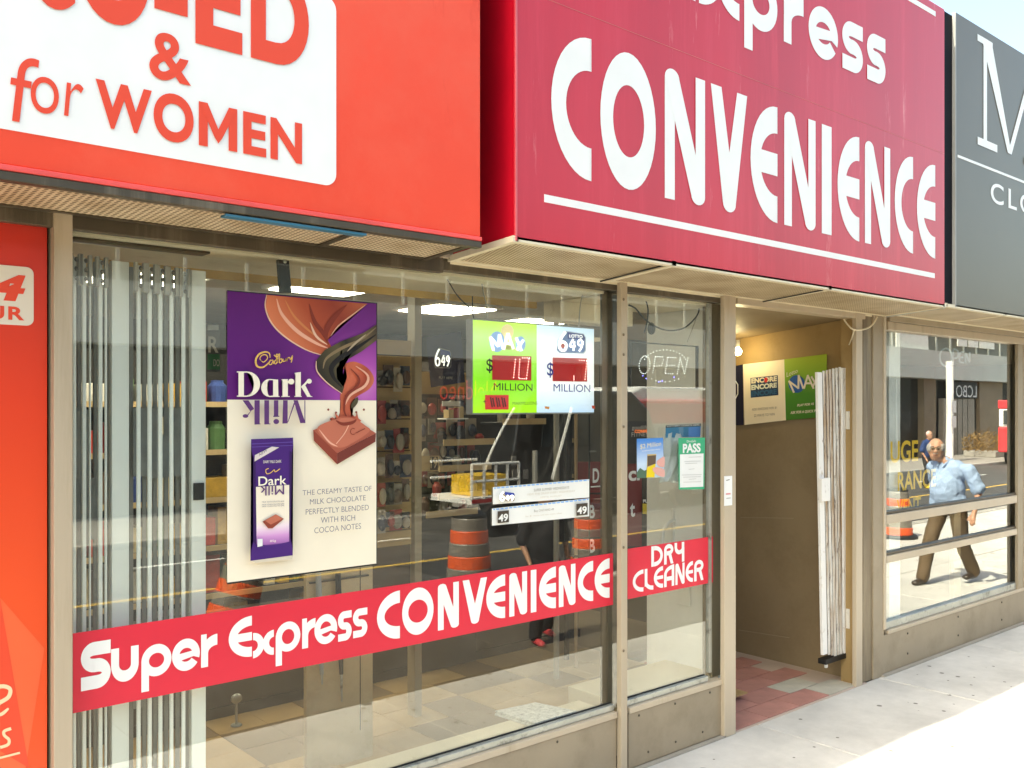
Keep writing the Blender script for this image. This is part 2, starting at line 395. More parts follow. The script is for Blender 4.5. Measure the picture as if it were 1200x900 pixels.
slatc = mat('gate slat', (.20, .21, .20), .4, .1, .15, 3, streak=True)
red1 = mat('orange red sign vinyl', (.85, .070, .030), .38, 0, .07, .8, streak=False, spec=.35, dirt=(.88, .10, .05), dirt_amt=.46, dirt_scale=.9, wear=((.74, .05, .02), .58, 2.2, .22))
red2 = mat('crimson sign vinyl', (.57, .010, .030), .30, 0, .12, 1.2, streak=True, spec=.5, dirt=(.62, .022, .045), dirt_amt=.42, dirt_scale=7, coat=.22, wear=((.72, .20, .20), .60, 9, .12))
red2s = mat('crimson sign side', (.50, .004, .020), .3, 0, .1, 2, dirt=(.45, .16, .09), dirt_amt=.2, dirt_scale=14)
bandred = mat('red window vinyl', (.70, .018, .048), .42, 0, .05, 2)
wvinyl = flatm('white vinyl', (.88, .88, .86), .4)
signwhite = flatm('white sign face', (.90, .90, .88), .4)
redletter = flatm('red letter vinyl', (.82, .07, .03), .4)
grey3 = mat('charcoal sign face', (.125, .105, .072), .35, 0, .06, 1, spec=.4, coat=.15)
perf = perfm('perforated soffit', (.66, .55, .38), (.14, .09, .04), .022)
perf2 = perfm('perforated soffit tan', (.58, .47, .31), (.12, .08, .03), .019, .3)
trimw = mat('pale soffit trim', (.72, .64, .47), .45, 0, .12, 6, dirt=(.42, .33, .2), dirt_amt=.3, dirt_scale=10)

# ---------------------------------------------------------------- the ground: sidewalks, road, kerbs
def concrete(name, c, gum=True, dirt_amt=.35):
    m, t, b = _base(name); N = t.nodes; L = t.links
    tc = N.new('ShaderNodeTexCoord')
    n = N.new('ShaderNodeTexNoise'); n.inputs['Scale'].default_value = 1.4; n.inputs['Detail'].default_value = 10; n.inputs['Roughness'].default_value = .68
    L.new(tc.outputs['Object'], n.inputs[0])
    r = N.new('ShaderNodeValToRGB'); r.color_ramp.elements[0].position = .32; r.color_ramp.elements[1].position = .68
    r.color_ramp.elements[0].color = (*[x*.74 for x in c], 1); r.color_ramp.elements[1].color = (*[min(1, x*1.12) for x in c], 1)
    L.new(n.outputs[0], r.inputs[0]); out = r.outputs[0]
    if gum:
        # round dark spots of old gum
        geo = N.new('ShaderNodeNewGeometry')
        for sc_, th, colr in ((3.4, .13, (.10, .09, .08)), (8.5, .15, (.16, .15, .13))):
            nz = N.new('ShaderNodeTexNoise'); nz.inputs['Scale'].default_value = 30; L.new(tc.outputs['Object'], nz.inputs[0])
            ad = N.new('ShaderNodeMixRGB'); ad.blend_type = 'LINEAR_LIGHT'; ad.inputs[0].default_value = .035
            L.new(tc.outputs['Object'], ad.inputs[1]); L.new(nz.outputs['Color'], ad.inputs[2])
            mp = N.new('ShaderNodeMapping'); mp.inputs['Scale'].default_value = (1, 1, 0); L.new(geo.outputs['Position'], mp.inputs[0])
            vo = N.new('ShaderNodeTexVoronoi'); vo.inputs['Scale'].default_value = sc_; L.new(mp.outputs[0], vo.inputs[0])
            sp = N.new('ShaderNodeSeparateColor'); L.new(vo.outputs['Color'], sp.inputs[0])
            mm = N.new('ShaderNodeMath'); mm.operation = 'MULTIPLY'; mm.inputs[1].default_value = th; L.new(sp.outputs[0], mm.inputs[0])
            lt = N.new('ShaderNodeMath'); lt.operation = 'LESS_THAN'; L.new(vo.outputs['Distance'], lt.inputs[0]); L.new(mm.outputs[0], lt.inputs[1])
            mx = N.new('ShaderNodeMixRGB'); L.new(lt.outputs[0], mx.inputs[0]); L.new(out, mx.inputs[1]); mx.inputs[2].default_value = (*colr, 1)
            out = mx.outputs[0]
    L.new(out, b.inputs['Base Color']); b.inputs['Roughness'].default_value = .85
    n3 = N.new('ShaderNodeTexNoise'); n3.inputs['Scale'].default_value = 120; n3.inputs['Detail'].default_value = 5; L.new(tc.outputs['Object'], n3.inputs[0])
    bp = N.new('ShaderNodeBump'); bp.inputs['Strength'].default_value = .35; bp.inputs['Distance'].default_value = .004
    L.new(n3.outputs[0], bp.inputs['Height']); L.new(bp.outputs[0], b.inputs['Normal'])
    return m
conc = concrete('sidewalk concrete', (.58, .56, .52))
conc2 = concrete('kerb concrete', (.40, .38, .34), gum=False)
jointm = mat('dark joint', (.20, .18, .15), .9)
asph = mat('asphalt', (.075, .072, .066), .85, 0, .3, 2, bump=.4, bscale=150, dirt=(.05, .048, .045), dirt_amt=.4, dirt_scale=.5)
MB().box(-400, 500, -400, 300, -.5, -.145).build('ground', mat('ground asphalt', (.09, .085, .08), .9), kind='structure')
MB().box(-120, 160, -7.0, -.65, -.14, -.10).build('road', asph, kind='structure')
walk = bx('sidewalk', jointm, None, -30, 60, -.60, 5.2, -.14, -.012, kind='structure')
# slabs: 1.47 m square flags, alike pieces share one mesh
shade_conc = concrete('sidewalk painted shade', (.105, .085, .06), gum=False)  # outer slabs painted dark for the shaded sidewalk zone mirrored in the glass
rows = ((1.83, D-1.83, None), (1.03, D-2.87, shade_conc), (1.03, D-3.91, shade_conc))
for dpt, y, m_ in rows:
    for key, mm_ in (('light', conc), ('dark', shade_conc)):
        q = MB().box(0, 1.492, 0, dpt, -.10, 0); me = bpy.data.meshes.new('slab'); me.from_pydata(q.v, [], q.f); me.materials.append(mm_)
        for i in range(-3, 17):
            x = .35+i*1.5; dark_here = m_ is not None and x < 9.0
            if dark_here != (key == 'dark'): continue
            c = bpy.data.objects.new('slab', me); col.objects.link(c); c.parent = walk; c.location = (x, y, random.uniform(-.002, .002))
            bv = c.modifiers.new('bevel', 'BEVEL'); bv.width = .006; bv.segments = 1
kerb = bx('kerb', conc2, None, -60, 90, -.78, -.602, -.14, .0, bevel=.02, kind='structure')
bx('kerb', conc2, None, -60, 90, -7.15, -6.98, -.14, .0, bevel=.02, kind='structure')
bx('far_sidewalk', mat('far sidewalk concrete', (.30, .28, .25), .9, 0, .12, 1), None, -60, 110, -11.5, -7.152, -.14, -.005, kind='structure')
yl = mat('road paint yellow', (.65, .42, .08), .7, 0, .2, 6); wl = mat('road paint white', (.7, .7, .66), .7, 0, .2, 6)
bx('centre_line', yl, None, -60, 90, -3.36, -3.26, -.0995, -.096, kind='structure')
for k in range(14):
    bx('lane_mark', wl, None, 1+3*k, 2.2+3*k, -5.3, -5.2, -.0995, -.096, kind='structure')
# manhole-scale patch of dark new asphalt
bx('road_patch', mat('fresh asphalt', (.035, .034, .032), .9), None, 6.6, 12.5, -3.2, -1.2, -.0995, -.0965, kind='structure')

# ---------------------------------------------------------------- shop building shell
shellc = mat('dark building wall', (.12, .11, .10), .8)
sh = thing('shop_building', 'flat roofed building behind the shop signs', 'building', (0, D, 0))
bx('wall', shellc, sh, -8, 22, D+.06, D+.30, 2.90, 4.60)
bx('roof', shellc, sh, -8, 22, D+.31, 12, 4.35, 4.58)
bx('wall', shellc, sh, -8, 22, 12.01, 12.2, 0, 4.6)
bx('wall', shellc, sh, -8.2, -8.01, D+.06, 12.2, 0, 4.6)
bx('wall', shellc, sh, 22.01, 22.2, D+.06, 12.2, 0, 4.6)

# ---- interior of the convenience store
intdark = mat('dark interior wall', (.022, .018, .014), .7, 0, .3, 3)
inwhite = mat('interior ceiling', (.62, .60, .54), .7)
shop = thing('store_interior', 'dim shop interior with tiled floor behind the big window', 'shop', (2, 6, 0))
xl, xr = X(56)-.3, X(862, D)
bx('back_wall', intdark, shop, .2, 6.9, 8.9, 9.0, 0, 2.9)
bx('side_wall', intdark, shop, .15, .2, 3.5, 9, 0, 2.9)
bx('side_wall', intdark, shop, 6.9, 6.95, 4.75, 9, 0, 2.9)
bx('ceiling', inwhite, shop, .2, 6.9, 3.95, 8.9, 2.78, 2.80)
floorj = mat('interior floor grout', (.22, .17, .11), .8)
fl = bx('floor', floorj, shop, .2, 4.60, 3.47, 8.9, .0, .045)
bx('floor', floorj, shop, 4.601, 6.9, 4.86, 8.9, .0, .045)
ftan = mat('tan floor tile', (.40, .265, .12), .35, 0, .15, 2); ftan2 = mat('brown floor tile', (.20, .13, .065), .35, 0, .15, 2)
tm = {}
for key, m_ in (('a', ftan), ('b', ftan2)):
    q = MB().box(0, .296, 0, .296, .045, .055); me = bpy.data.meshes.new('floor_tile'); me.from_pydata(q.v, [], q.f); me.materials.append(m_); tm[key] = me
for i in range(14):
    for j in range(6):
        o = bpy.data.objects.new('floor_tile', tm['b' if (i*7+j*3+(i*j) % 2) % 5 in (0, 2) else 'a']); col.objects.link(o); o.parent = fl
        o.location = (1.0+.3*i-2, 3.66+.3*j-6, random.uniform(0, .0015))
        o.location = (1.0+.3*i, 3.66+.3*j, random.uniform(0, .0015))
        if o.location.x > 4.4: pass
# ceiling fluorescent panels
panel_l = lamp('ceiling light panel', (1, .92, .80), 5.5)
for k, (x, y) in enumerate(((2.05, 6.0), (3.15, 5.6), (3.6, 7.2), (4.6, 6.2), (1.3, 4.9), (5.9, 6.6))):
    cl = thing('ceiling_light', ['square ceiling light glimpsed left of the chocolate poster', 'square ceiling light right of the chocolate poster', 'deeper ceiling light behind the lottery display', 'ceiling light above the open sign', 'ceiling light behind the folding gate', 'ceiling light deep inside toward the right'][k], 'light', (x, y, 2.78), 'fluorescent panels in the shop ceiling')
    bx('frame', white, cl, x-.33, x+.33, y-.33, y+.33, 2.758, 2.779)
    bx('diffuser', panel_l, cl, x-.29, x+.29, y-.29, y+.29, 2.748, 2.757)

# ================================================================ the convenience store front
front = thing('storefront', 'tan metal shopfront with two display windows and a recessed doorway', 'shopfront', (3, D, 0))
zt = H+.62        # head of the glass
zb = H-1.585      # foot of the glass (photo sill)
def post(u0, u1, y0, y1, z0, z1, m, name='post', bevel=.004, par=None):
    return bx(name, m, par or front, X(u0, y0), X(u1, y0), y0, y1, z0, z1, bevel)
# head frame
bx('head_frame', bronze, front, X(-30), X(846), D-.0, D+.07, zt-.005, zt+.045, .003)
bx('head_frame', beige, front, X(-30), X(1012), D-.02, D+.09, zt+.046, zt+.10, .003)
bx('head_frame', beige2, front, X(862), X(1012), D-.015, D+.09, zt+.0, zt+.044, .003)
post(63, 85.5, D-.03, D+.10, 0, zt+.04, beige2)
post(57, 61.5, D+.01, D+.09, 0, zt+.04, bronze, 'gap_strip')
post(712, 723.5, G+.004, G+.06, zb-.02, zt-.006, bronze)
post(728, 735.5, D-.03, D+.003, 0, zt+.04, beige)
post(833.5, 848, G+.004, G+.07, zb-.02, zt-.006, midbronze)
post(849, 862.5, D-.03, D+.001, 0, zt+.04, beige2)
# sills, beads and kick panels
for u0, u1 in ((86, 722), (736, 846)):
    x0, x1 = X(u0), X(u1)
    bx('sill', beige2, front, x0, x1, D-.012, D+.075, zb-.055, zb-.022, .004)
    bx('glazing_bead', alu, front, x0, x1 if u1 < 800 else X(832), D+.012, D+.038, zb-.021, zb+.012, .003)
    bx('glazing_bead', black, front, x0, x1 if u1 < 800 else X(832), D+.0385, D+.044, zb-.0205, zb+.017)
    bx('kick_panel', kick, front, x0, x1, D-.004, D+.07, .012, zb-.056, .004)
    bx('kerb_strip', mat('cement strip', (.33, .3, .25), .9), front, x0, x1, D-.03, D-.005, .0005, .012)
    for k in range(3):
        for zz in (.07, .285):
            xx = x0+(x1-x0)*(k+.5)/3+.06*math.sin(k*7+zz*40)
            MB().ball((xx, D-.006, zz), (.007, .004, .007), 8, 5).build('bolt', bronze, front)
# bolts on post between panes
xm = (X(723)+X(735.5))/2
for v in (352, 393, 416, 500, 640, 760):
    MB().ball((X(730.5, D-.03), D-.032, Z(730.5, v)), (.008, .005, .008), 8, 5).build('bolt', midbronze, front)
glass1 = glassm('shop glass', 1.7, wav=.0)
glass2 = glassm('plate glass', 2.2, wav=.12)
bx('glass_pane', glass1, front, X(84), X(723.5, G), G, G+.0015, zb-.02, zt)
bx('glass_pane', glass1, front, X(730), X(846, G), G, G+.0015, zb-.02, zt)
# display ledge and display soffit inside the window
ledge = mat('cream laminate ledge', (.66, .56, .38), .35, 0, .08, 2)
bx('window_ledge', ledge, front, X(86), X(716), G+.012, G+.20, .06, zb-.012, .004)
bx('window_ledge', ledge, front, X(736), 4.55, G+.012, G+.42, .06, zb-.012, .004)
bx('display_soffit', cream, front, X(60), X(716), G+.012, 3.94, zt-.02, zt+.05)
bx('soffit_trim', gold, front, X(60), X(716), 3.941, 3.965, zt-.055, zt+.05)
bx('display_soffit', cream, front, X(724), 4.66, G+.012, 3.94, zt-.02, zt+.05)
bx('soffit_box', cream, front, X(724), 4.22, 3.80, 3.939, zt-.13, zt-.022)
bx('partition', mat('white display partition', (.88, .87, .83), .55, 0, .05, 2), front, 4.556, 4.62, G+.012, 3.98, .06, zt-.021)
pw = bx('outlet_plate', white, front, 4.540, 4.555, 3.62, 3.72, .72, .93, .003)
bx('bead_strip', alu, front, X(829, G), X(832, G), G-.012, G+.010, zb+.02, zt-.01)

# recess: side walls, ceiling, floor
rx0, rx1 = X(862)+.03, 6.165
rwall = mat('brown recess wall', (.27, .20, .115), .6, 0, .08, 1.2, bump=.05, bscale=200, dirt=(.225, .165, .09), dirt_amt=.45, dirt_scale=1.6, wear=((.15, .11, .06), .68, 9, .4))
rwall2 = mat('ochre recess wall', (.36, .24, .10), .65, 0, .12, 3, dirt=(.30, .19, .07), dirt_amt=.35, dirt_scale=5)
bx('recess_wall', rwall, front, rx1, rx1+.06, D+.13, 4.75, .0, 1.86)
bx('recess_wall', rwall2, front, rx1+.004, rx1+.06, D+.13, 4.75, 1.862, 2.60)
bx('recess_wall', rwall, front, rx0-.10, rx0-.045, D+.101, 3.99, .0, 2.6)
bx('recess_back', rwall, front, 5.55, rx1+.1, 4.751, 4.8, 0, 2.6)
MB().hexa([(rx0-.1, D+.10, 2.585), (rx1+.02, D+.10, 2.585), (rx1+.02, 4.75, 2.46), (rx0-.1, 4.75, 2.46),
           (rx0-.1, D+.10, 2.62), (rx1+.02, D+.10, 2.62), (rx1+.02, 4.75, 2.62), (rx0-.1, 4.75, 2.62)]).build('recess_ceiling', rwall, front)
# scratches along the dark wall
scr = mat('pale scratch', (.34, .28, .19), .8)
for (u0, v0, u1, v1) in ((866, 738, 925, 747), (868, 606, 930, 607)):
    y0 = rx1/ray(u0, 0)[0]*ray(u0, 0)[1]; y1 = rx1/ray(u1, 0)[0]*ray(u1, 0)[1]
    z0 = Z(u0, v0, y0); z1 = Z(u1, v1, y1)
    MB().hexa([(rx1-.0015, y1, z1-.004), (rx1, y1, z1-.004), (rx1, y0, z0-.004), (rx1-.0015, y0, z0-.004),
               (rx1-.0015, y1, z1), (rx1, y1, z1), (rx1, y0, z0), (rx1-.0015, y0, z0)]).build('scratch', scr, front)
tilej = mat('pale grout', (.48, .38, .31), .85)
rf = bx('doorway_floor', tilej, None, rx0-.04, rx1, D-.02, 4.75, -.01, .001, kind='structure')
redt = mat('red quarry tile', (.42, .20, .165), .6, 0, .18, 5, bump=.1, dirt=(.34, .17, .14), dirt_amt=.4, dirt_scale=8)
q = MB().box(0, .345, 0, .185, 0, .006); me_t = bpy.data.meshes.new('tile'); me_t.from_pydata(q.v, [], q.f); me_t.materials.append(redt)
q = MB().box(0, .345, 0, .185, 0, .006); me_c = bpy.data.meshes.new('tile'); me_c.from_pydata(q.v, [], q.f); me_c.materials.append(mat('worn cement patch', (.45, .42, .34), .9, 0, .15, 8))
for j in range(7):
    for i in range(5):
        x = rx0-.035+.352*i-(.17 if j % 2 else 0); y = D+.0+.192*j
        if x < rx0-.2 or x+.345 > rx1+.02: 
            if x+.345 > rx1+.02: continue
        patch = (j, i) in ((0, 3), (1, 3))
        o = bpy.data.objects.new('tile', me_c if patch else me_t); col.objects.link(o); o.parent = rf
        o.location = (x, y, .001+random.uniform(0, .001))

# ================================================================ right jamb and the clothing shop window
shop3 = thing('clothing_storefront', 'tan shopfront with wide window right of the doorway', 'shopfront', (7.5, D, 0))
post(1003.5, 1011, D-.02, D+.012, 0, zt+.04, beige2, par=shop3)
bx('jamb_wall', rwall2, shop3, X(1003.5)+.02, X(1036), D+.013, D+.129, 0, zt+.04)
post(1011.5, 1023, D-.0, D+.012, 0, zt+.04, midbronze, par=shop3)
post(1023.5, 1036, D-.012, D+.012, 0, zt+.04, kick, par=shop3)
post(1036.3, 1039, D-.02, D+.12, zb-.03, zt+.04, beige2, par=shop3)
zh = H+.565
x0, x1 = X(1039.3), X(1191)
bx('head_frame', beige, shop3, x0, 14, D-.01, D+.09, zh, zh+.06, .004)
bx('head_frame', kick, shop3, x0, 14, D-.025, D+.09, zh+.061, zh+.13, .004)
bx('kick_panel', kick, shop3, x0-.1, 14, D-.006, D+.08, .012, Z(1036, 741)-.02, .004)
zs = Z(1036, 741)
bx('sill', beige2, shop3, x0, 14, D-.014, D+.08, zs-.019, zs+.008, .004)
bx('glazing_bead', alu, shop3, x0, 14, D+.01, D+.06, zs+.009, zs+.065, .004)
for v0, v1 in ((603.5, 614.5), (651.5, 660)):
    za, zc = Z(1040, v1), Z(1040, v0)
    bx('rail', beige2, shop3, x0, 14, D+.0, D+.06, za, zc, .004)
    bx('rail', bronze, shop3, x0, 14, D+.012, D+.05, zc+.001, zc+.022, .004)
post(1193, 1199, D-.007, D+.02, zs, zh, kick, par=shop3)
post(1200, 1206, D-.01, D+.09, zs, zh, beige, par=shop3)
post(1118, 1126, D+.10, D+.14, 0.36, Z(1118, 600, D+.1), mat('brown inner post', (.38, .29, .17), .6), par=shop3)
bx('glass_pane', glass2, shop3, X(1037), X(1195), G, G+.0015, zs, zh+.02)
bx('glass_pane', glass2, shop3, X(1197), 14, G, G+.0015, zs, zh+.02)
for k in range(5):
    xx = x0+.30+k*.85
    for zz in (.10, zs-.06):
        MB().ball((xx, D-.008, zz), (.009, .005, .009), 8, 5).build('bolt', bronze, shop3)
MB().box(x0-.1, 14, D-.035, D-.007, .0005, .014).build('kerb_strip', mat('cement strip', (.33, .3, .25), .9), shop3)
# inside of the clothing window
wpost = mat('bright white display post', (.86, .86, .82), .5)
bx('display_post', wpost, shop3, X(1036, 3.5), X(1049, 3.5), 3.46, 3.54, .3, zh)
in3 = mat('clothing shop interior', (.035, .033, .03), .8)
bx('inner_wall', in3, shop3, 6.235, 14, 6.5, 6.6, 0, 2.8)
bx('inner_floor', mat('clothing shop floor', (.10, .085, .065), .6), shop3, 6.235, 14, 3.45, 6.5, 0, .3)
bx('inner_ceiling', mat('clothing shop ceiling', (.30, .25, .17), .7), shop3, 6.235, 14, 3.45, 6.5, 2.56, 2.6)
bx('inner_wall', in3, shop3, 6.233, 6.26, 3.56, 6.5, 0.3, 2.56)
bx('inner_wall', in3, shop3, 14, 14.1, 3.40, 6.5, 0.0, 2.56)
# yellow sale lettering stuck inside the clothing window
sale = thing('sale_lettering', 'yellow clearance event lettering inside the clothing shop window', 'window lettering', (X(1060), 3.58, 1.2))
ylw = flatm('yellow vinyl', (.95, .60, .02), .5); yg = 3.435
def sword(s, u0, u1, um, vt, vb, n, shown):
    # u0..u1 spans the shown tail of the word; the head of it runs on behind the frame
    xa, xb = X(u0, yg), X(u1, yg); 
    text_mb(shown, yg, xa, xb, Z(um, vb, yg), Z(um, vt, yg), bold=.02).build('lettering', ylw, sale)
sword('HUGE', 1043.5, 1076, 1066, 516, 541, 4, 'UGE')
sword('CLEARANCE', 1052, 1097, 1075, 551, 573, 9, 'RANCE')
sword('EVENT', 1051, 1079, 1065, 584, 603, 5, 'VENT')

# ================================================================ sign boxes above
SY1 = 2.94; SY2 = 2.905
# --- left orange-red sign
s1 = thing('gym_sign', 'orange red sign box with white panel reading co-ed and for women', 'sign', (0, SY1, H+.7))
xe1 = X(563, SY1)
bx('sign_face', red1, s1, -4.5, xe1, SY1, SY1+.10, H+.690, H+2.75, .004)
bx('sign_body', black, s1, -4.5, xe1-.006, SY1+.101, D+.05, H+.70, H+2.74)
bx('sign_lip', mat('pink red lip', (.82, .09, .085), .4), s1, -4.5, xe1+.003, SY1-.008, SY1+.03, H+.673, H+.6895, .003)
bx('sign_frame', bronze, s1, -4.5, xe1+.004, SY1-.004, SY1+.035, H+.645, H+.672, .003)
# white panel with one rounded lower right corner
y = SY1-.002
px0, pz0 = X(-400, y), Z(300, 203.5, y); px1 = X(394, y)
pz0 = (Z(0, 151, y)+Z(380, 216, y))/2
r = .045; pts = [(px0, H+2.75), (px0, pz0)]
for k in range(9):
    a = -PI/2+k*PI/16; pts.append((px1-r+r*math.cos(a), pz0+r+r*math.sin(a)))
pts += [(px1, Z(392, -2, y)-r)]
for k in range(9):
    a = k*PI/16; pts.append((px1-r+r*math.cos(a), Z(392, -2, y)-r+r*math.sin(a)))
pts.append((px0, Z(392, -2, y)))
MB().prism(pts, y, SY1+.0005).build('sign_panel', signwhite, s1)
y = SY1-.005
zW1, zW0 = Z(290, 131, y), Z(300, 182.5, y)
for ch, a, b_ in (('W', 112, 178), ('O', 180, 227), ('M', 233, 278), ('E', 285, 312), ('N', 317, 354)):
    if ch == 'M':
        xa_, xb_m = X(a, y), X(b_, y); ww = xb_m-xa_; hh_ = zW1-zW0; mm_ = MB()
        for kk, pg_ in enumerate((((0, 0), (.23, 0), (.23, 1), (0, 1)), ((.77, 0), (1, 0), (1, 1), (.77, 1)), ((0, 1), (.22, 1), (.60, .25), (.50, .12), (.40, .25)), ((1, 1), (.78, 1), (.40, .25), (.50, .12), (.60, .25)))):
            pp = [(xa_+p*ww, zW0+q_*hh_) for p, q_ in pg_]; ar_ = sum(pp[i][0]*pp[(i+1) % len(pp)][1]-pp[(i+1) % len(pp)][0]*pp[i][1] for i in range(len(pp)))
            if ar_ < 0: pp = pp[::-1]
            mm_.add([(p, y-.0004*kk, q_) for p, q_ in pp], [tuple(range(len(pp)))])
        mm_.build('letter', redletter, s1); continue
    text_mb(ch, y, X(a, y), X(b_, y), zW0-(.006 if ch == 'O' else 0), zW1+(.006 if ch == 'O' else 0), bold=.035).build('letter', redletter, s1)
for ch, a, b_, vt, vb, um in (('f', 12, 46, 66, 144, 28), ('o', 36, 69, 90, 133, 52), ('r', 75, 98, 97, 137, 85)):
    text_mb(ch, y, X(a, y), X(b_, y), Z(um, vb, y), Z(um, vt, y), bold=-.004 if ch != 'o' else -.004, shear=.12 if ch != 'o' else .05).build('letter', redletter, s1)
text_mb('&', y, X(175, y), X(224, y), Z(200, 96, y), Z(200, 40, y), bold=.02).build('letter', redletter, s1)
zD0 = Z(320, 74, y); zD1 = zD0+.33
for ch, a, b_, bo in (('C', 30, 88, .04), ('O', 90, 176, .04), ('-', 181, 220, .03), ('E', 229, 284, .04), ('D', 294, 362, .04)):
    if ch == '-':
        bx('letter', redletter, s1, X(a, y), X(b_, y), y, y+.001, Z(200, 14.5, y), Z(200, -14, y)); continue
    text_mb(ch, y, X(a, y), X(b_, y), zD0-(.008 if ch in 'CO' else 0), zD1+(.008 if ch in 'CO' else 0), bold=bo).build('letter', redletter, s1)
# soffit under sign 1
def soffit(par, xa, xb, yf, zf, yb, zbk, cuts, m, trim, fw=.035):
    """perforated panels between cross bars, front edge higher than the back edge"""
    def z_(yy): return zf+(zbk-zf)*(yy-yf)/(yb-yf)
    xs = [xa]+cuts+[xb]
    for a, b_ in zip(xs[:-1], xs[1:]):
        A, B = a+fw/2, b_-fw/2; y0, y1 = yf+fw, yb-fw
        MB().hexa([(A, y0, z_(y0)), (B, y0, z_(y0)), (B, y1, z_(y1)), (A, y1, z_(y1)),
                   (A, y0, z_(y0)+.01), (B, y0, z_(y0)+.01), (B, y1, z_(y1)+.01), (A, y1, z_(y1)+.01)]).build('soffit_panel', m, par)
    for a in xs:
        MB().hexa([(a-fw/2, yf, z_(yf)-.006), (a+fw/2, yf, z_(yf)-.006), (a+fw/2, yb, z_(yb)-.006), (a-fw/2, yb, z_(yb)-.006),
                   (a-fw/2, yf, z_(yf)+.02), (a+fw/2, yf, z_(yf)+.02), (a+fw/2, yb, z_(yb)+.02), (a-fw/2, yb, z_(yb)+.02)]).build('soffit_bar', trim, par)
    for y0, y1 in ((yf, yf+fw), (yb-fw, yb)):
        MB().hexa([(xa, y0, z_(y0)-.004), (xb, y0, z_(y0)-.004), (xb, y1, z_(y1)-.004), (xa, y1, z_(y1)-.004),
                   (xa, y0, z_(y0)+.016), (xb, y0, z_(y0)+.016), (xb, y1, z_(y1)+.016), (xa, y1, z_(y1)+.016)]).build('soffit_trim', trim, par)
sf1 = thing('canopy_soffit', 'cream perforated soffit panels in dark bars under the orange red sign', 'soffit', (1, 3.1, H+.65))
soffit(sf1, -4.5, xe1+.002, SY1+.036, H+.668, D-.02, H+.650, [-3.2, -1.95, -.7, .55, X(435, 2.975)-.02], perf, bronze, .028)
bx('blue_strip', mat('blue tape', (.03, .16, .25), .5), sf1, X(265, SY1), X(430, SY1), SY1+.002, SY1+.045, H+.632, H+.6395)
bx('soffit_edge', bronze, sf1, -4.5, 2.46, D-.019, D+.02, H+.60, H+.672, .003)
# --- centre crimson sign
s2 = thing('convenience_sign', 'crimson sign box with white Express CONVENIENCE lettering', 'sign', (4.4, SY2, H+.7))
xa2, xb2 = X(604.5, SY2), X(1107, SY2)
zt2 = Z(1107, 11, SY2)
bx('sign_face', red2, s2, xa2, xb2, SY2, SY2+.02, H+.692, zt2, .004)
MB().hexa([(xa2+.002, SY2+.021, H+.700), (xb2-.002, SY2+.021, H+.700), (xb2-.002, D+.05, H+.676), (xa2+.002, D+.05, H+.676),
           (xa2+.002, SY2+.021, zt2-.01), (xb2-.002, SY2+.021, zt2-.01), (xb2-.002, D+.05, zt2-.01), (xa2+.002, D+.05, zt2-.01)]).build('sign_body', red2s, s2)
bx('sign_seam', mat('seam pale red', (.62, .16, .14), .5), s2, xa2+.01, xb2-.005, SY2-.001, SY2+.001, Z(1000, 139, SY2), Z(1000, 139, SY2)+.002)
bx('edge_trim', mat('red edge bead', (.68, .12, .14), .35), s2, xa2-.003, xa2+.006, SY2-.003, SY2+.004, H+.69, zt2)
y = SY2-.002
zs0, zs1 = H+.872, H+.905
bx('stripe', wvinyl, s2, X(638, y), X(1095.5, y), y, SY2, zs0, zs1)
bx('stripe', wvinyl, s2, X(690, y), X(1096.5, y), y, SY2, Z(1096, 19, y), Z(1096, 19, y)+.033)
zc0, zc1 = H+1.005, H+1.637
lets = [('C', 646, 693), ('O', 703.5, 768.5), ('N', 779, 826), ('V', 833, 875.5), ('E', 879.5, 911), ('N', 919, 955.5), ('I', 963, 974.5),
        ('E', 981.5, 1007), ('N', 1013.5, 1043), ('C', 1048.5, 1070), ('E', 1074.5, 1096)]
for ch, a, b_ in lets:
    disp(ch, X(a, y), X(b_, y), zc0, zc1, y, wvinyl, s2, .088 if ch != 'O' else .098, .145 if ch != 'O' else .15)
zx0, zx1 = H+2.015, H+2.315
for ch, a, b_ in (('x', 820, 865.5), ('p', 872, 911), ('r', 918.5, 941.5), ('e', 947.5, 982), ('s', 987, 1011), ('s', 1016, 1037.5)):
    disp(ch, X(a, y), X(b_, y), zx0, zx1, y, wvinyl, s2, .075, .088)
disp('E', X(780, y), X(815, y), zx0, zx1+.13, y, wvinyl, s2, .075, .088)
sf2 = thing('canopy_soffit', 'tan perforated soffit panels with pale trim under the crimson sign', 'soffit', (4.4, 3.1, H+.67))
soffit(sf2, xa2, xb2, SY2+.0, H+.690, D-.002, H+.660, [X(790, SY2), X(973, SY2)], perf2, trimw, .03)
bx('soffit_edge', trimw, sf2, xa2, xb2, D-.0015, D+.02, H+.645, H+.685, .003)
# wire ties along the panel seams
bronzewire = black
for u in (785, 972):
    xx = X(u, SY2)-.02
    MB().tube([(xx, SY2+.03, H+.684), (xx, 3.1, H+.671), (xx, D-.01, H+.651)], .004, 6).build('seam_gap', black, sf2)
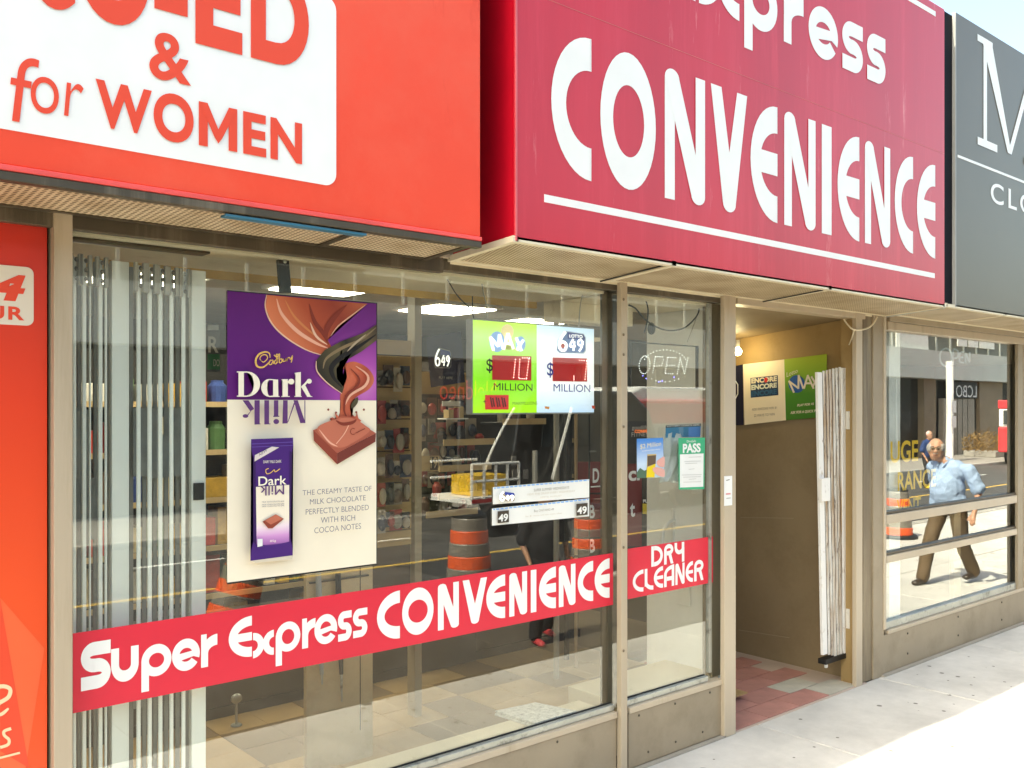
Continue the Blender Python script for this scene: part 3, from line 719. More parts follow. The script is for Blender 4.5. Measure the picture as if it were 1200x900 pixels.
# --- black strip and right charcoal sign
bx('sign_gap_panel', mat('black gap panel', (.004, .004, .007), .6, spec=.1), None, xb2+.002, X(1120, SY2)-.002, SY2+.02, D, H+.70, Z(1112, 13, SY2),
   label='narrow black filler panel between the crimson sign and the charcoal sign', category='panel')
s3 = thing('clothing_sign', 'charcoal sign box with white serif M and thin line', 'sign', (8, SY2, H+.7))
xa3 = X(1120, SY2)
bx('sign_face', grey3, s3, xa3, 16, SY2, SY2+.02, H+.700, H+2.765, .004)
bx('sign_body', black, s3, xa3+.002, 15.9, SY2+.021, D+.02, H+.705, H+2.75)
bx('edge_trim', mat('grey edge bead', (.3, .3, .29), .3), s3, xa3-.012, xa3-.001, SY2-.004, SY2+.02, H+.70, H+2.76)
y = SY2-.002
bx('stripe', wvinyl, s3, X(1122.5, y), 15.5, y, SY2, Z(1122, 184, y), Z(1122, 181, y))
A3 = Art(SY2-.002, s3)
def z3(a, b_): return (800+a/3.0, b_/3.0)
mx0 = X(1145.5, y); zM0 = Z(1150, 171, y); zM1 = Z(1146, 40, y)
hM = zM1-zM0
def mpoly(pts, name='letter'):
    A3.k += 1; n = len(pts); pp = [(mx0+a, zM0+b_*hM) for a, b_ in pts]
    ar = sum(pp[i][0]*pp[(i+1) % n][1]-pp[(i+1) % n][0]*pp[i][1] for i in range(n))
    if ar < 0: pp = pp[::-1]
    return [(a, y-.0004*A3.k, b_) for a, b_ in pp]
mbM = MB()
for pts in ([(0, 1), (.26, 1), (.26, .94), (.0, .94)], [(.10, .95), (.16, .95), (.16, .07), (.10, .07)], [(0, .07), (.34, .07), (.34, 0), (0, 0)],
            [(.06, 1), (.24, 1), (.60, .04), (.53, .04)], [(.53, .04), (.60, .04), (1.05, 1), (.98, 1)], [(.93, .95), (1.1, .95), (1.1, .07), (.93, .07)],
            [(.84, .07), (1.22, .07), (1.22, 0), (.84, 0)], [(.95, 1), (1.2, 1), (1.2, .94), (.95, .94)]):
    q = mpoly(pts); mbM.add(q, [tuple(range(len(q)))])
mbM.build('letter', wvinyl, s3)
text_mb('CLOTHING', y, X(1161, y), X(1161, y)+2.2, Z(1165, 238, y), Z(1165, 214, y), bold=.012, sp=1.3).build('lettering', wvinyl, s3)
sf3 = thing('canopy_soffit', 'tan soffit panels under the charcoal sign at the right', 'soffit', (9, 3.1, H+.66))
soffit(sf3, xa3-.14, 14, SY2+.0, H+.698, D-.026, H+.672, [X(1200, SY2)-.35, 9.6, 11.2], perf2, trimw, .03)
MB().tube([(xb2+.02, SY2+.01, H+.685), (xb2+.02, 3.1, H+.675), (xb2+.02, D-.03, H+.655)], .007, 8).build('conduit', alu, sf3)

# ================================================================ left red panel
lp = thing('gym_window_panel', 'orange red panel with white 24 hour badge left of the window', 'sign', (X(20), D, 0))
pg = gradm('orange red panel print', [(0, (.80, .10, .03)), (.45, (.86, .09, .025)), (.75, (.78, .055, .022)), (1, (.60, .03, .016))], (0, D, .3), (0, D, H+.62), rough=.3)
x56 = X(56)
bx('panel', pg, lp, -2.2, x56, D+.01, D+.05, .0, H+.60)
pf = mat('panel facet print', (.90, .16, .055), .35); y = D+.009
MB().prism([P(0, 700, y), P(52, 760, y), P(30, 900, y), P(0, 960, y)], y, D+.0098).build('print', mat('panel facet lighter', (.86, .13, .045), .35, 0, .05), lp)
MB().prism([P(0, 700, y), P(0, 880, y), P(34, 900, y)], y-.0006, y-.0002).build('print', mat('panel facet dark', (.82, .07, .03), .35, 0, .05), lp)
y = D+.007
xb0 = X(39.5, y); bz1 = Z(20, 312, y); bz0 = Z(20, 381, y)
rr = .022; pts = [(xb0-.40, bz1), (xb0-.40, bz0)]
for k in range(7):
    a = -PI/2+k*PI/12; pts.append((xb0-rr+rr*math.cos(a), bz0+rr+rr*math.sin(a)))
for k in range(7):
    a = k*PI/12; pts.append((xb0-rr+rr*math.cos(a), bz1-rr+rr*math.sin(a)))
MB().prism(pts, y, D+.0092).build('badge', flatm('badge cream', (.78, .70, .58)), lp)
y = D+.006
text_mb('24', y, X(30, y)-.215, X(30, y), Z(18, 353, y), Z(18, 322, y), bold=.04, shear=.2).build('lettering', redletter, lp)
text_mb('HOUR', y, X(28.5, y)-.24, X(28.5, y), Z(14, 375, y), Z(14, 359, y), bold=.03, sp=1.15).build('lettering', redletter, lp)
AL = Art(D+.007, lp); pale = flatm('pale cream print', (.86, .66, .40))
def zl(a, b_): return (a/6.0, 750+b_/6.0)
AL.line([zl(-60, 340), zl(20, 325), zl(70, 345), zl(60, 400), (0, 750+440/6.), (-8, 830)], 2.4, pale)
AL.line([zl(-20, 535), zl(20, 515), zl(60, 480)], 2.0, pale, w1=1.0)
AL.line([zl(78, 622), zl(30, 640), zl(30, 670), zl(62, 700), zl(55, 735), zl(0, 755)], 1.8, pale)
AL.line([(-14, 750+850/6.), zl(50, 815), zl(140, 792)], 1.3, pale)

# ================================================================ red window band
wb = thing('window_band', 'red vinyl band reading Super Express CONVENIENCE on the big pane', 'window sign', (2.5, G, 1.0))
yb = G-.004
zb0 = (Z(85, 832.5, yb)+Z(718, 711, yb))/2; zb1 = (Z(85, 745.5, yb)+Z(718, 646.5, yb))/2
bx('vinyl', bandred, wb, X(85.5, yb), X(718.5, yb), yb, G-.0005, zb0, zb1)
yb -= .001
def row(s, zz0, zz1, us, sx, sz, par, desc=None):
    for ch, (a, b_) in zip(s, us):
        disp(ch, X(a, yb), X(b_, yb), zz0, zz1, yb, wvinyl, par, sx, sz)
def zw(a): return 50+a/3.529   # zoom of the left half
hb = zb1-zb0
# vertical metrics measured in the photo at a few columns
S0 = Z(112, 807, yb); S1 = Z(112, 752, yb)
row('S', S0, S1, [(zw(158), zw(281))], .03, .047, wb)
xh0 = Z(150, 798, yb); xh1 = Z(150, 761, yb)
row('u', xh0, xh1+.01, [(zw(283), zw(397))], .027, .04, wb)
row('p', Z(185, 792, yb), Z(185, 754.5, yb), [(zw(408), zw(533))], .027, .032, wb)
row('e', Z(218, 786, yb), Z(218, 748.5, yb), [(zw(535), zw(650))], .027, .034, wb)
row('r', Z(245, 781, yb), Z(245, 742.5, yb), [(zw(655), zw(722))], .027, .036, wb)
def zv(a): return 230+a/5.0
row('E', Z(280, 772, yb), Z(285, 723, yb), [(zv(190), zv(326))], .032, .038, wb)
row('x', Z(308, 769.5, yb), Z(308, 740, yb), [(zv(335), zv(452))], .027, .028, wb)
row('p', Z(340, 763, yb), Z(340, 728, yb), [(zv(465), zv(610))], .027, .030, wb)
row('r', Z(362, 759, yb), Z(362, 724, yb), [(zv(620), zv(698))], .027, .032, wb)
row('e', Z(380, 755, yb), Z(380, 720, yb), [(zv(692), zv(826))], .027, .030, wb)
row('s', Z(405, 750.5, yb), Z(405, 716, yb), [(zv(830), zv(910))], .026, .030, wb)
row('s', Z(422, 746.5, yb), Z(422, 713, yb), [(zv(918), zv(1002))], .026, .030, wb)
def zq(a): return 380+a/3.529
C0 = Z(469, 747, yb); C1 = Z(469, 692, yb)
C0, C1 = (C0+Z(714, 701, yb))/2, (C1+Z(714, 654, yb))/2
row('CONVENIENCE', C0, C1, [(zq(218), zq(313)), (zq(322), zq(452)), (zq(470), zq(556)), (zq(572), zq(673)), (zq(670), zq(748)), (zq(765), zq(838)),
    (zq(854), zq(877)), (zq(888), zq(958)), (zq(970), zq(1038)), (zq(1048), zq(1112)), (zq(1118), zq(1180))], .038, .054, wb)
wb2 = thing('window_band', 'small red vinyl panel reading DRY CLEANER on the narrow pane', 'window sign', (4.2, G, 1.0))
yb = G-.004
bx('vinyl', bandred, wb2, X(735.8, yb), X(835.5, yb), yb, G-.0005, (Z(736, 701, yb)+Z(835, 683.5, yb))/2, (Z(736, 643.5, yb)+Z(835, 628.5, yb))/2)
yb -= .001
def zr(a): return 700+a/4.0
d0, d1 = Z(780, 661.5, yb), Z(780, 638, yb)
row('DRY', d0, d1, [(zr(253), zr(307)), (zr(313), zr(356)), (zr(362), zr(407))], .022, .024, wb2)
d0, d1 = Z(780, 688, yb), Z(780, 662.8, yb)
row('CLEANER', d0, d1, [(zr(166), zr(216)), (zr(222), zr(262)), (zr(265), zr(308)), (zr(313), zr(360)), (zr(366), zr(408)), (zr(414), zr(448)), (zr(454), zr(497))], .022, .023, wb2)

# ================================================================ chocolate poster
yp = G-.0055
po = thing('poster', 'purple and cream chocolate poster with swirling ribbons inside the window', 'poster', (1.8, yp, H-.68))
bx('backing', black, po, X(266.8, yp), X(442.5, yp), yp+.003, yp+.0045, Z(266, 685, yp), Z(354, 347.2, yp))
pxc, pzc = P(425, 450, yp)
purp = gradm('poster purple', [(0, (.62, .22, .52)), (.22, (.40, .07, .42)), (.55, (.16, .015, .22)), (1, (.10, .002, .16))], (pxc, yp, pzc), (pxc+.42, yp, pzc), radial=True)
pcream = flatm('poster cream', (.88, .80, .64), .5)
A = Art(yp, po)
zmid = lambda u: 468.5
bx('sheet', pcream, po, X(266.5, yp), X(441, yp), yp+.0002, yp+.0025, Z(354, 671.5, yp), Z(354, 468.8, yp))
bx('sheet', purp, po, X(266.5, yp), X(441, yp), yp+.0002, yp+.0025, Z(354, 468.8, yp)+.0004, Z(354, 348.5, yp))
def za(a, b_): return (230+a/5.0, 320+b_/5.0)
def zbb(a, b_): return (230+a/5.0, 490+b_/5.0)
mk = gradm('milk chocolate print', [(0, (.78, .25, .12)), (.3, (.60, .16, .07)), (.5, (.42, .075, .03)), (.75, (.28, .04, .02)), (1, (.45, .11, .05))], (*P(318, 420, yp)[:1], yp, P(318, 420, yp)[1]), (P(420, 350, yp)[0], yp, P(420, 350, yp)[1]))
mk2 = gradm('milk chocolate print two', [(0, (.38, .06, .03)), (.4, (.60, .14, .07)), (.7, (.42, .07, .035)), (1, (.62, .17, .10))], (P(395, 430, yp)[0], yp, P(395, 430, yp)[1]), (P(440, 450, yp)[0], yp, P(440, 450, yp)[1]))
dk = gradm('dark chocolate print', [(0, (.028, .022, .012)), (.35, (.10, .08, .035)), (.5, (.02, .015, .01)), (.8, (.14, .10, .05)), (1, (.05, .035, .02))], (P(372, 425, yp)[0], yp, P(372, 425, yp)[1]), (P(440, 385, yp)[0], yp, P(440, 385, yp)[1]))
edge = flatm('ribbon pale edge', (.80, .52, .38)); hil = flatm('ribbon highlight', (.80, .42, .30)); shd = flatm('ribbon dark streak', (.22, .03, .015)); dkh = flatm('dark ribbon sheen', (.24, .17, .09)); blk = flatm('dark ribbon core', (.008, .006, .005))
A.poly([za(*q) for q in ((850, 545), (920, 518), (1000, 553), (1041, 618), (1015, 678), (940, 725), (905, 765), (905, 815), (945, 868), (838, 868), (846, 790), (842, 720), (862, 668), (882, 612), (872, 570))], mk2, sm=True)
A.poly([za(*q) for q in ((415, 128), (1003, 180), (930, 232), (800, 340), (770, 392), (795, 440), (745, 482), (640, 446), (520, 372), (440, 290), (405, 200))], mk)
A.line([za(*q) for q in ((412, 128), (404, 200), (440, 292), (520, 374), (640, 448), (740, 482))], .9, edge, w1=.4)
A.line([za(*q) for q in ((470, 150), (500, 240), (590, 340), (700, 410), (770, 440))], 2.2, hil, w1=.3)
A.line([za(*q) for q in ((520, 160), (570, 250), (650, 330), (730, 390))], 1.4, flatm('ribbon amber', (.62, .22, .08)), w1=.3)
A.line([za(*q) for q in ((660, 180), (690, 280), (740, 350), (775, 420))], 2.6, shd, w1=.3)
A.line([za(*q) for q in ((880, 185), (800, 270), (760, 340), (765, 400))], 3.4, shd, w1=.3)
A.line([za(*q) for q in ((990, 186), (920, 240), (830, 310), (785, 370))], .8, hil, w1=.3)
A.line([za(*q) for q in ((665, 290), (700, 370), (765, 420))], 1.4, edge, w1=.2)
A.poly([za(*q) for q in ((1056, 300), (1056, 392), (965, 460), (870, 515), (818, 560), (822, 620), (862, 672), (852, 704), (765, 642), (708, 575), (700, 512), (750, 452), (850, 398), (975, 352))], dk)
A.line([za(*q) for q in ((700, 515), (705, 575), (765, 644), (850, 706))], .7, edge, w1=.3)
A.line([za(*q) for q in ((1050, 320), (960, 390), (850, 440), (760, 500), (740, 560))], 1.8, dkh, w1=.3)
A.line([za(*q) for q in ((1050, 360), (950, 430), (850, 490), (790, 550), (800, 610), (850, 670))], 3.0, blk, w1=.5)
A.line([za(*q) for q in ((990, 360), (930, 410), (880, 460))], 1.2, flatm('sheen tan', (.45, .36, .25)), w1=.2)
A.line([za(*q) for q in ((930, 545), (1000, 600), (985, 660), (900, 715), (865, 780))], 1.6, hil, w1=.3)
A.line([za(*q) for q in ((900, 560), (950, 620), (930, 670), (875, 720), (862, 800), (880, 850))], 1.7, shd, w1=.3)
A.poly([za(*q) for q in ((905, 765), (940, 726), (940, 762), (908, 795))], dk, sm=True)
# splash and chocolate square
A.poly([za(*q) for q in ((785, 868), (790, 845), (815, 855), (808, 820), (835, 845), (850, 838), (925, 840), (935, 815), (945, 850), (960, 868), (905, 890), (850, 895))], mk2, sm=True)
for q in ((768, 800), (813, 818), (976, 800), (931, 815), (783, 855)):
    u, v = za(*q); A.poly([(u+1.3*math.cos(a*PI/5), v+1.4*math.sin(a*PI/5)) for a in range(10)], shd)
A.poly([zbb(*q) for q in ((678, 70), (800, 22), (905, 0), (1046, 88), (818, 205))], flatm('choc square top', (.40, .10, .06)))
A.poly([zbb(*q) for q in ((678, 70), (818, 205), (818, 270), (682, 132))], flatm('choc square left', (.26, .045, .025)))
A.poly([zbb(*q) for q in ((818, 205), (1046, 88), (1042, 138), (818, 270))], flatm('choc square right', (.17, .03, .02)))
A.poly([zbb(*q) for q in ((700, 62), (790, 12), (900, -2), (985, 45), (1005, 80), (880, 160), (815, 172), (770, 150))], flatm('choc square dome', (.52, .15, .09)), sm=True)
A.line([zbb(*q) for q in ((712, 66), (770, 138), (820, 166))], 1.0, hil, w1=.2)
A.line([zbb(*q) for q in ((890, 30), (860, 90), (812, 150))], .5, hil)
A.line([zbb(*q) for q in ((810, 14), (850, 34), (905, 26), (930, 8))], 2.0, shd, w1=.5)
A.text('C', *[zbb(a, 0)[0] for a in (893, 920)], zbb(0, 58)[1], zbb(0, 98)[1], shd, bold=-.01)
A.line([zbb(*q) for q in ((922, 88), (950, 75), (980, 60))], .4, shd)
# script brand word
gld = flatm('poster gold', (.80, .50, .12))
def zc(a, b_): return (280+a/9.0, 400+b_/9.0)
A.line([zc(*q) for q in ((225, 210), (205, 185), (225, 150), (270, 145), (285, 180), (245, 220), (215, 200))], .55, gld)
A.line([zc(*q) for q in ((312, 175), (305, 130), (265, 113), (200, 135), (162, 195), (175, 262), (235, 275), (290, 235), (318, 195))], 1.1, gld, w1=.4)
for st in (((345, 200), (315, 205), (300, 240), (325, 245), (345, 205), (350, 240)), ((390, 190), (362, 205), (360, 235), (380, 230), (396, 150), (375, 145), (392, 228)),
           ((352, 145), (380, 165), (410, 130)), ((412, 135), (408, 225), (435, 215), (430, 185), (408, 195)), ((445, 185), (448, 215), (470, 205), (472, 180), (475, 212)),
           ((490, 175), (490, 210), (488, 185), (512, 170)), ((515, 168), (525, 195), (545, 150), (538, 200), (530, 225))):
    A.line([zc(*q) for q in st], .55, gld, k=4)
# serif title, drawn as thick stems and hairlines
pcr = flatm('poster title cream', (.90, .84, .70))
def T(pts, m=pcr, sm=False): A.poly([zc(*q) for q in pts], m, sm=sm)
def arcpts(cx, cy, rx, ry, a0, a1, n=14): return [(cx+rx*math.cos(math.radians(a0+(a1-a0)*i/n)), cy-ry*math.sin(math.radians(a0+(a1-a0)*i/n))) for i in range(n+1)]
T([(-42, 318), (20, 318), (20, 328), (-42, 330)]); T([(-25, 322), (32, 322), (32, 582), (-25, 580)]); T([(-42, 572), (40, 576), (40, 586), (-42, 584)])
T(arcpts(60, 452, 142, 133, -90, 90)+arcpts(60, 452, 76, 120, 90, -90)); T([(10, 319), (62, 319), (62, 332), (10, 332)]); T([(10, 572), (62, 572), (62, 585), (10, 585)])
T(arcpts(300, 492, 88, 94, 85, 275, 16)+arcpts(300, 492, 26, 84, 275, 85, 16)); T([(300, 398), (388, 405), (388, 415), (300, 409)]); T([(336, 404), (388, 404), (392, 586), (336, 586)]); T([(295, 578), (340, 570), (404, 578), (404, 586), (295, 588)])
T([(420, 402), (490, 400), (490, 586), (434, 586), (434, 414), (420, 412)]); T([(422, 578), (510, 578), (510, 586), (422, 586)]); T(arcpts(525, 425, 32, 30, 0, 360, 16)[:-1]); T([(488, 425), (505, 400), (530, 395), (530, 404), (505, 420), (492, 450)])
T([(558, 335), (625, 325), (625, 586), (568, 586), (568, 350), (558, 348)]); T([(556, 578), (634, 578), (634, 586), (556, 586)])
T(arcpts(712, 422, 27, 26, 0, 360, 16)[:-1]); T([(625, 478), (665, 440), (700, 400), (712, 402), (690, 440), (668, 470), (630, 492)]); T([(628, 485), (668, 462), (725, 575), (745, 582), (745, 586), (690, 586)])
# mirrored title below: same forms turned upside down, in purple
pur2 = flatm('poster title purple', (.105, .03, .16))
def T2(pts, sm=False): T(pts, pur2, sm)
for a, b_, e in ((135, 190, 875), (238, 288, 872), (338, 384, 792)): T2([(a, 622), (b_, 622), (b_, e), (a, e+2)])
T2([(8, 622), (70, 622), (130, 712), (90, 738)]); T2([(90, 738), (100, 730), (75, 770), (50, 800), (40, 795)]); T2(arcpts(38, 787, 30, 20, 0, 360, 14)[:-1])
T2(arcpts(361, 845, 30, 27, 0, 360, 14)[:-1]); T2([(330, 785), (392, 785), (392, 795), (330, 798)])
T2([(432, 622), (480, 622), (480, 864), (425, 866), (432, 858)]); T2([(478, 850), (486, 850), (562, 640), (552, 625)]); T2([(540, 622), (585, 622), (666, 860), (612, 862)]); T2([(655, 622), (664, 622), (664, 862), (655, 862)])
for a in (130, 234): T2([(a, 866), (a+62, 866), (a+62, 874), (a, 876)])
# copy text
ptx = flatm('poster copy grey blue', (.10, .09, .16))
for s_, a, b_, vt, vb, vr in (('THE CREAMY TASTE OF', 602, 1005, 420, 450, 422), ('MILK CHOCOLATE', 645, 970, 472, 503, 478), ('PERFECTLY BLENDED', 620, 988, 530, 562, 534),
                              ('WITH RICH', 708, 908, 578, 611, 595), ('COCOA NOTES', 670, 942, 638, 671, 643)):
    A.text(s_, zbb(a, 0)[0], zbb(b_, 0)[0], zbb(0, vt)[1], zbb(0, vb)[1], ptx, v_right=zbb(0, vr)[1], bold=-.008)
# wrapped bar pictured on the poster
xA, xB = zbb(312, 0)[0], zbb(528, 0)[0]
wr = gradm('wrapper print', [(0, (.065, .01, .17)), (.02, (.35, .13, .42)), (.15, (.62, .30, .62)), (.30, (.85, .70, .78)), (.42, (.88, .80, .66)), (1, (.86, .78, .62))], (0, yp, Z(290, 640, yp)), (0, yp, Z(290, 568, yp)))
wpu = flatm('wrapper purple', (.055, .008, .17)); wdk = flatm('wrapper shade', (.03, .004, .09))
A.poly([zbb(*q) for q in ((300, 828), (325, 842), (540, 820), (545, 800), (540, 795), (298, 826))], flatm('soft print shadow', (.66, .58, .47)))
A.poly([zbb(*q) for q in ((300, 122), (545, 113), (546, 160), (538, 200), (532, 400), (530, 700), (543, 760), (543, 798), (296, 830), (300, 770), (312, 720), (315, 400), (312, 230), (303, 190))], wpu)
A.poly([zbb(*q) for q in ((328, 400), (522, 388), (522, 718), (420, 742), (332, 735))], wr)
A.poly([zbb(*q) for q in ((312, 230), (326, 225), (330, 735), (312, 720))], wdk)
A.poly([zbb(*q) for q in ((524, 190), (538, 200), (530, 700), (522, 718))], wdk)
A.line([zbb(302, 150), zbb(545, 138)], .5, flatm('wrapper crimp', (.12, .06, .34))); A.line([zbb(302, 168), zbb(545, 158)], .4, flatm('wrapper crimp', (.12, .06, .34)))
A.poly([zbb(*q) for q in ((320, 215), (420, 165), (462, 170), (318, 252))], flatm('wrapper corner ribbon', (.70, .62, .60)))
A.text('NEW', zbb(345, 0)[0], zbb(392, 0)[0], zbb(0, 205)[1], zbb(0, 222)[1], ptx, v_right=zbb(0, 192)[1])
A.text('Dark', zbb(340, 0)[0], zbb(505, 0)[0], zbb(0, 340)[1], zbb(0, 394)[1], pcr, v_right=zbb(0, 386)[1], bold=.012)
t_ = text_mb('Milk', yp-.0004*(A.k+1), X(zbb(350, 0)[0], yp), X(zbb(490, 0)[0], yp), Z(zbb(350, 0)[0], zbb(0, 396)[1], yp), Z(zbb(350, 0)[0], zbb(0, 452)[1], yp), bold=.012, flip=True); A.k += 2
t_.f = t_.f; t_.build('lettering', pur2, po)
A.line([zbb(*q) for q in ((400, 292), (383, 300), (388, 322), (410, 318), (432, 300), (438, 312), (465, 294))], .45, gld)
A.text('DAIRY MILK DARK', zbb(368, 0)[0], zbb(474, 0)[0], zbb(0, 246)[1], zbb(0, 262)[1], pcr, v_right=zbb(0, 258)[1])
for v in (484, 500, 510):
    A.text('MILK CHOCOLATE BAR', zbb(360, 0)[0], zbb(490, 0)[0], zbb(0, v)[1], zbb(0, v+7)[1], ptx, v_right=zbb(0, v+1)[1])
A.poly([zbb(*q) for q in ((362, 600), (440, 558), (487, 585), (420, 640), (395, 640))], flatm('choc square left', (.26, .045, .025)))
A.poly([zbb(*q) for q in ((375, 595), (440, 560), (482, 583), (410, 618))], flatm('choc square dome', (.52, .15, .09)))
A.poly([zbb(*q) for q in ((332, 702), (362, 700), (362, 742), (332, 748))], flatm('wrapper label', (.78, .78, .80)))
A.text('85g', zbb(405, 0)[0], zbb(440, 0)[0], zbb(0, 708)[1], zbb(0, 724)[1], pcr)

# ================================================================ lottery display
yl_ = 3.50
lt = thing('lottery_display', 'lit green and blue jackpot display hanging in the window', 'display sign', (3.1, yl_, H))
uA, uM, uB = 554.5, 629, 696
grn = gradm('display green', [(0, (.40, .80, .02)), (.35, (.24, .72, .02)), (.6, (.40, .80, .12)), (.8, (.52, .82, .30)), (1, (.50, .86, .02))], (0, yl_, Z(590, 483, yl_)), (0, yl_, Z(590, 375, yl_)))
for n_ in (grn,):
    pass
def glow(m, s):
    b = m.node_tree.nodes['Principled BSDF']; src = b.inputs['Base Color'].links[0].from_socket
    m.node_tree.links.new(src, b.inputs['Emission Color']); b.inputs['Emission Strength'].default_value = s; return m
glow(grn, .2)
blu = glow(gradm('display pale blue', [(0, (.50, .66, .92)), (.3, (.88, .92, .98)), (.75, (.90, .93, 1.0)), (.9, (.66, .80, .98)), (1, (.50, .70, .96))], (0, yl_, Z(665, 483, yl_)), (0, yl_, Z(665, 380, yl_))), .22)
zl1 = (Z(555, 374.5, yl_)+Z(696, 386, yl_))/2; zl0 = (Z(555, 483, yl_)+Z(696, 484, yl_))/2
bx('casing', mat('grey casing', (.25, .25, .26), .4), lt, X(uA, yl_)-.006, X(uB, yl_)+.006, yl_+.003, yl_+.05, zl0-.008, zl1+.008, .003)
bx('left_face', grn, lt, X(uA, yl_), X(uM, yl_), yl_, yl_+.0025, zl0, zl1)
bx('right_face', blu, lt, X(uM, yl_)+.0005, X(uB, yl_), yl_, yl_+.0025, zl0, zl1)
A = Art(yl_-.0005, lt)
def zd(a, b_): return (560+a/6.92, 360+b_/6.92)
dblue = flatm('display blue', (.10, .25, .75), emit=.1); lblue = flatm('display mid blue', (.25, .42, .80), emit=.15); wgl = flatm('display white', (.92, .92, .92), emit=.4)
def disc(cx, cy, rx, ry, m): A.poly([zd(cx+rx*math.cos(i*PI/10), cy+ry*math.sin(i*PI/10)) for i in range(20)], m)
disc(238, 200, 52, 62, flatm('sun glow', (.95, .80, .45), emit=.1)); disc(155, 280, 62, 84, lblue); disc(345, 298, 40, 62, lblue); disc(248, 318, 38, 28, flatm('olive disc', (.55, .60, .12)))
for st in (((98, 240), (125, 352)), ((98, 240), (165, 320)), ((165, 320), (172, 220)), ((172, 220), (200, 335)), ((205, 345), (240, 210)), ((240, 210), (285, 340)), ((220, 290), (270, 300)),
           ((305, 245), (350, 355)), ((365, 265), (310, 350))):
    A.line([zd(*q) for q in st], 1.6, wgl)
led = flatm('led red window', (.42, .012, .015), emit=.12); ledd = flatm('dark led', (.10, .01, .01)); dot = lamp('led dots', (1, .55, .55), 1.6); blackt = flatm('print black', (.02, .02, .02)); navy = flatm('display navy', (.03, .05, .38))
def quad(a0, b0, a1, b1, m, dl=0, dr=0): A.poly([zd(a0, b0), zd(a1, b0+dr), zd(a1, b1+dl), zd(a0, b1)], m)
quad(110, 390, 428, 590, led, dl=6, dr=10); quad(600, 408, 880, 600, led, dl=4, dr=8); quad(52, 712, 243, 830, flatm('led red small', (.45, .02, .02), emit=.3))
def dots(a0, b0, a1, b1, n):
    for i in range(n):
        t = i/(n-1); u, v = zd(a0+(a1-a0)*t, b0+(b1-b0)*t)
        A.poly([(u-.45, v-.45), (u+.45, v-.45), (u+.45, v+.45), (u-.45, v+.45)], dot)
for s_ in ((298, 425, 280, 570, 8), (330, 425, 318, 570, 8), (400, 420, 378, 575, 8), (345, 412, 400, 412, 4), (322, 580, 372, 582, 4), (862, 440, 845, 585, 8), (800, 432, 855, 434, 4), (752, 560, 752, 590, 3)): dots(*s_)
for q in (75, 120, 165): A.line([zd(q, 730), zd(q+15, 812)], .9, ledd); A.line([zd(q+18, 735), zd(q+32, 808)], .9, ledd)
A.text('$', zd(40, 0)[0], zd(92, 0)[0], zd(0, 418)[1], zd(0, 536)[1], blackt, bold=.01)
A.text('$', zd(530, 0)[0], zd(582, 0)[0], zd(0, 448)[1], zd(0, 572)[1], navy, bold=.01)
A.text('MILLION', zd(98, 0)[0], zd(412, 0)[0], zd(0, 615)[1], zd(0, 674)[1], blackt, v_right=zd(0, 680)[1], bold=.01)
A.text('MILLION', zd(582, 0)[0], zd(880, 0)[0], zd(0, 622)[1], zd(0, 684)[1], navy, v_right=zd(0, 690)[1], bold=.015)
A.text('+', zd(12, 0)[0], zd(38, 0)[0], zd(0, 752)[1], zd(0, 780)[1], blackt)
A.text('MAXMILLIONS', zd(250, 0)[0], zd(450, 0)[0], zd(0, 768)[1], zd(0, 792)[1], blackt, v_right=zd(0, 790)[1], bold=-.005)
nv = flatm('logo navy', (.03, .06, .36)); lgb = flatm('logo blue', (.18, .32, .70)); nvp = flatm('logo pale edge', (.60, .72, .92))
def logo649(ax, tf, big=True, base=lgb, edge_=nvp, w=wgl):
    A_ = ax
    A_.poly([tf(*q) for q in ((52, 22), (80, 5), (225, 30), (243, 60), (243, 165), (225, 190), (30, 188), (5, 165), (12, 85))], edge_)
    A_.poly([tf(*q) for q in ((55, 30), (80, 12), (222, 36), (236, 62), (236, 160), (220, 182), (34, 180), (12, 160), (20, 88))], base)
    A_.poly([tf(*q) for q in ((92, 18), (222, 36), (236, 62), (234, 82), (95, 70))], nv)
    A_.line([tf(*q) for q in ((78, 14), (45, 60), (26, 115), (40, 160), (72, 160), (82, 120), (60, 96), (34, 110))], 1.7 if big else 1.0, w)
    A_.line([tf(140, 72), tf(112, 130), tf(160, 130)], 1.2 if big else .8, w); A_.line([tf(148, 90), tf(140, 168)], 1.2 if big else .8, w)
    A_.line([tf(*q) for q in ((212, 100), (200, 78), (180, 90), (182, 120), (205, 122), (214, 95), (205, 140), (185, 172))], 1.2 if big else .8, w)
logo649(A, lambda a, b_: zd(600+a, 188+b_))
u, v = zd(654, 316); A.poly([(u+2.2*math.cos(i*PI/6), v+2.8*math.sin(i*PI/6)) for i in range(12)], flatm('logo red', (.80, .12, .10)))
A.text('LOTTO', zd(706, 0)[0], zd(812, 0)[0], zd(0, 222)[1], zd(0, 248)[1], wgl, bold=.01)
A.poly([zd(505, 803), zd(545, 808), zd(540, 828), zd(508, 822)], flatm('tiny orange print', (.9, .35, .08))); A.poly([zd(885, 796), zd(912, 800), (zd(912, 800)[0], zd(0, 824)[1]), zd(890, 822)], flatm('tiny red print', (.85, .10, .04)))
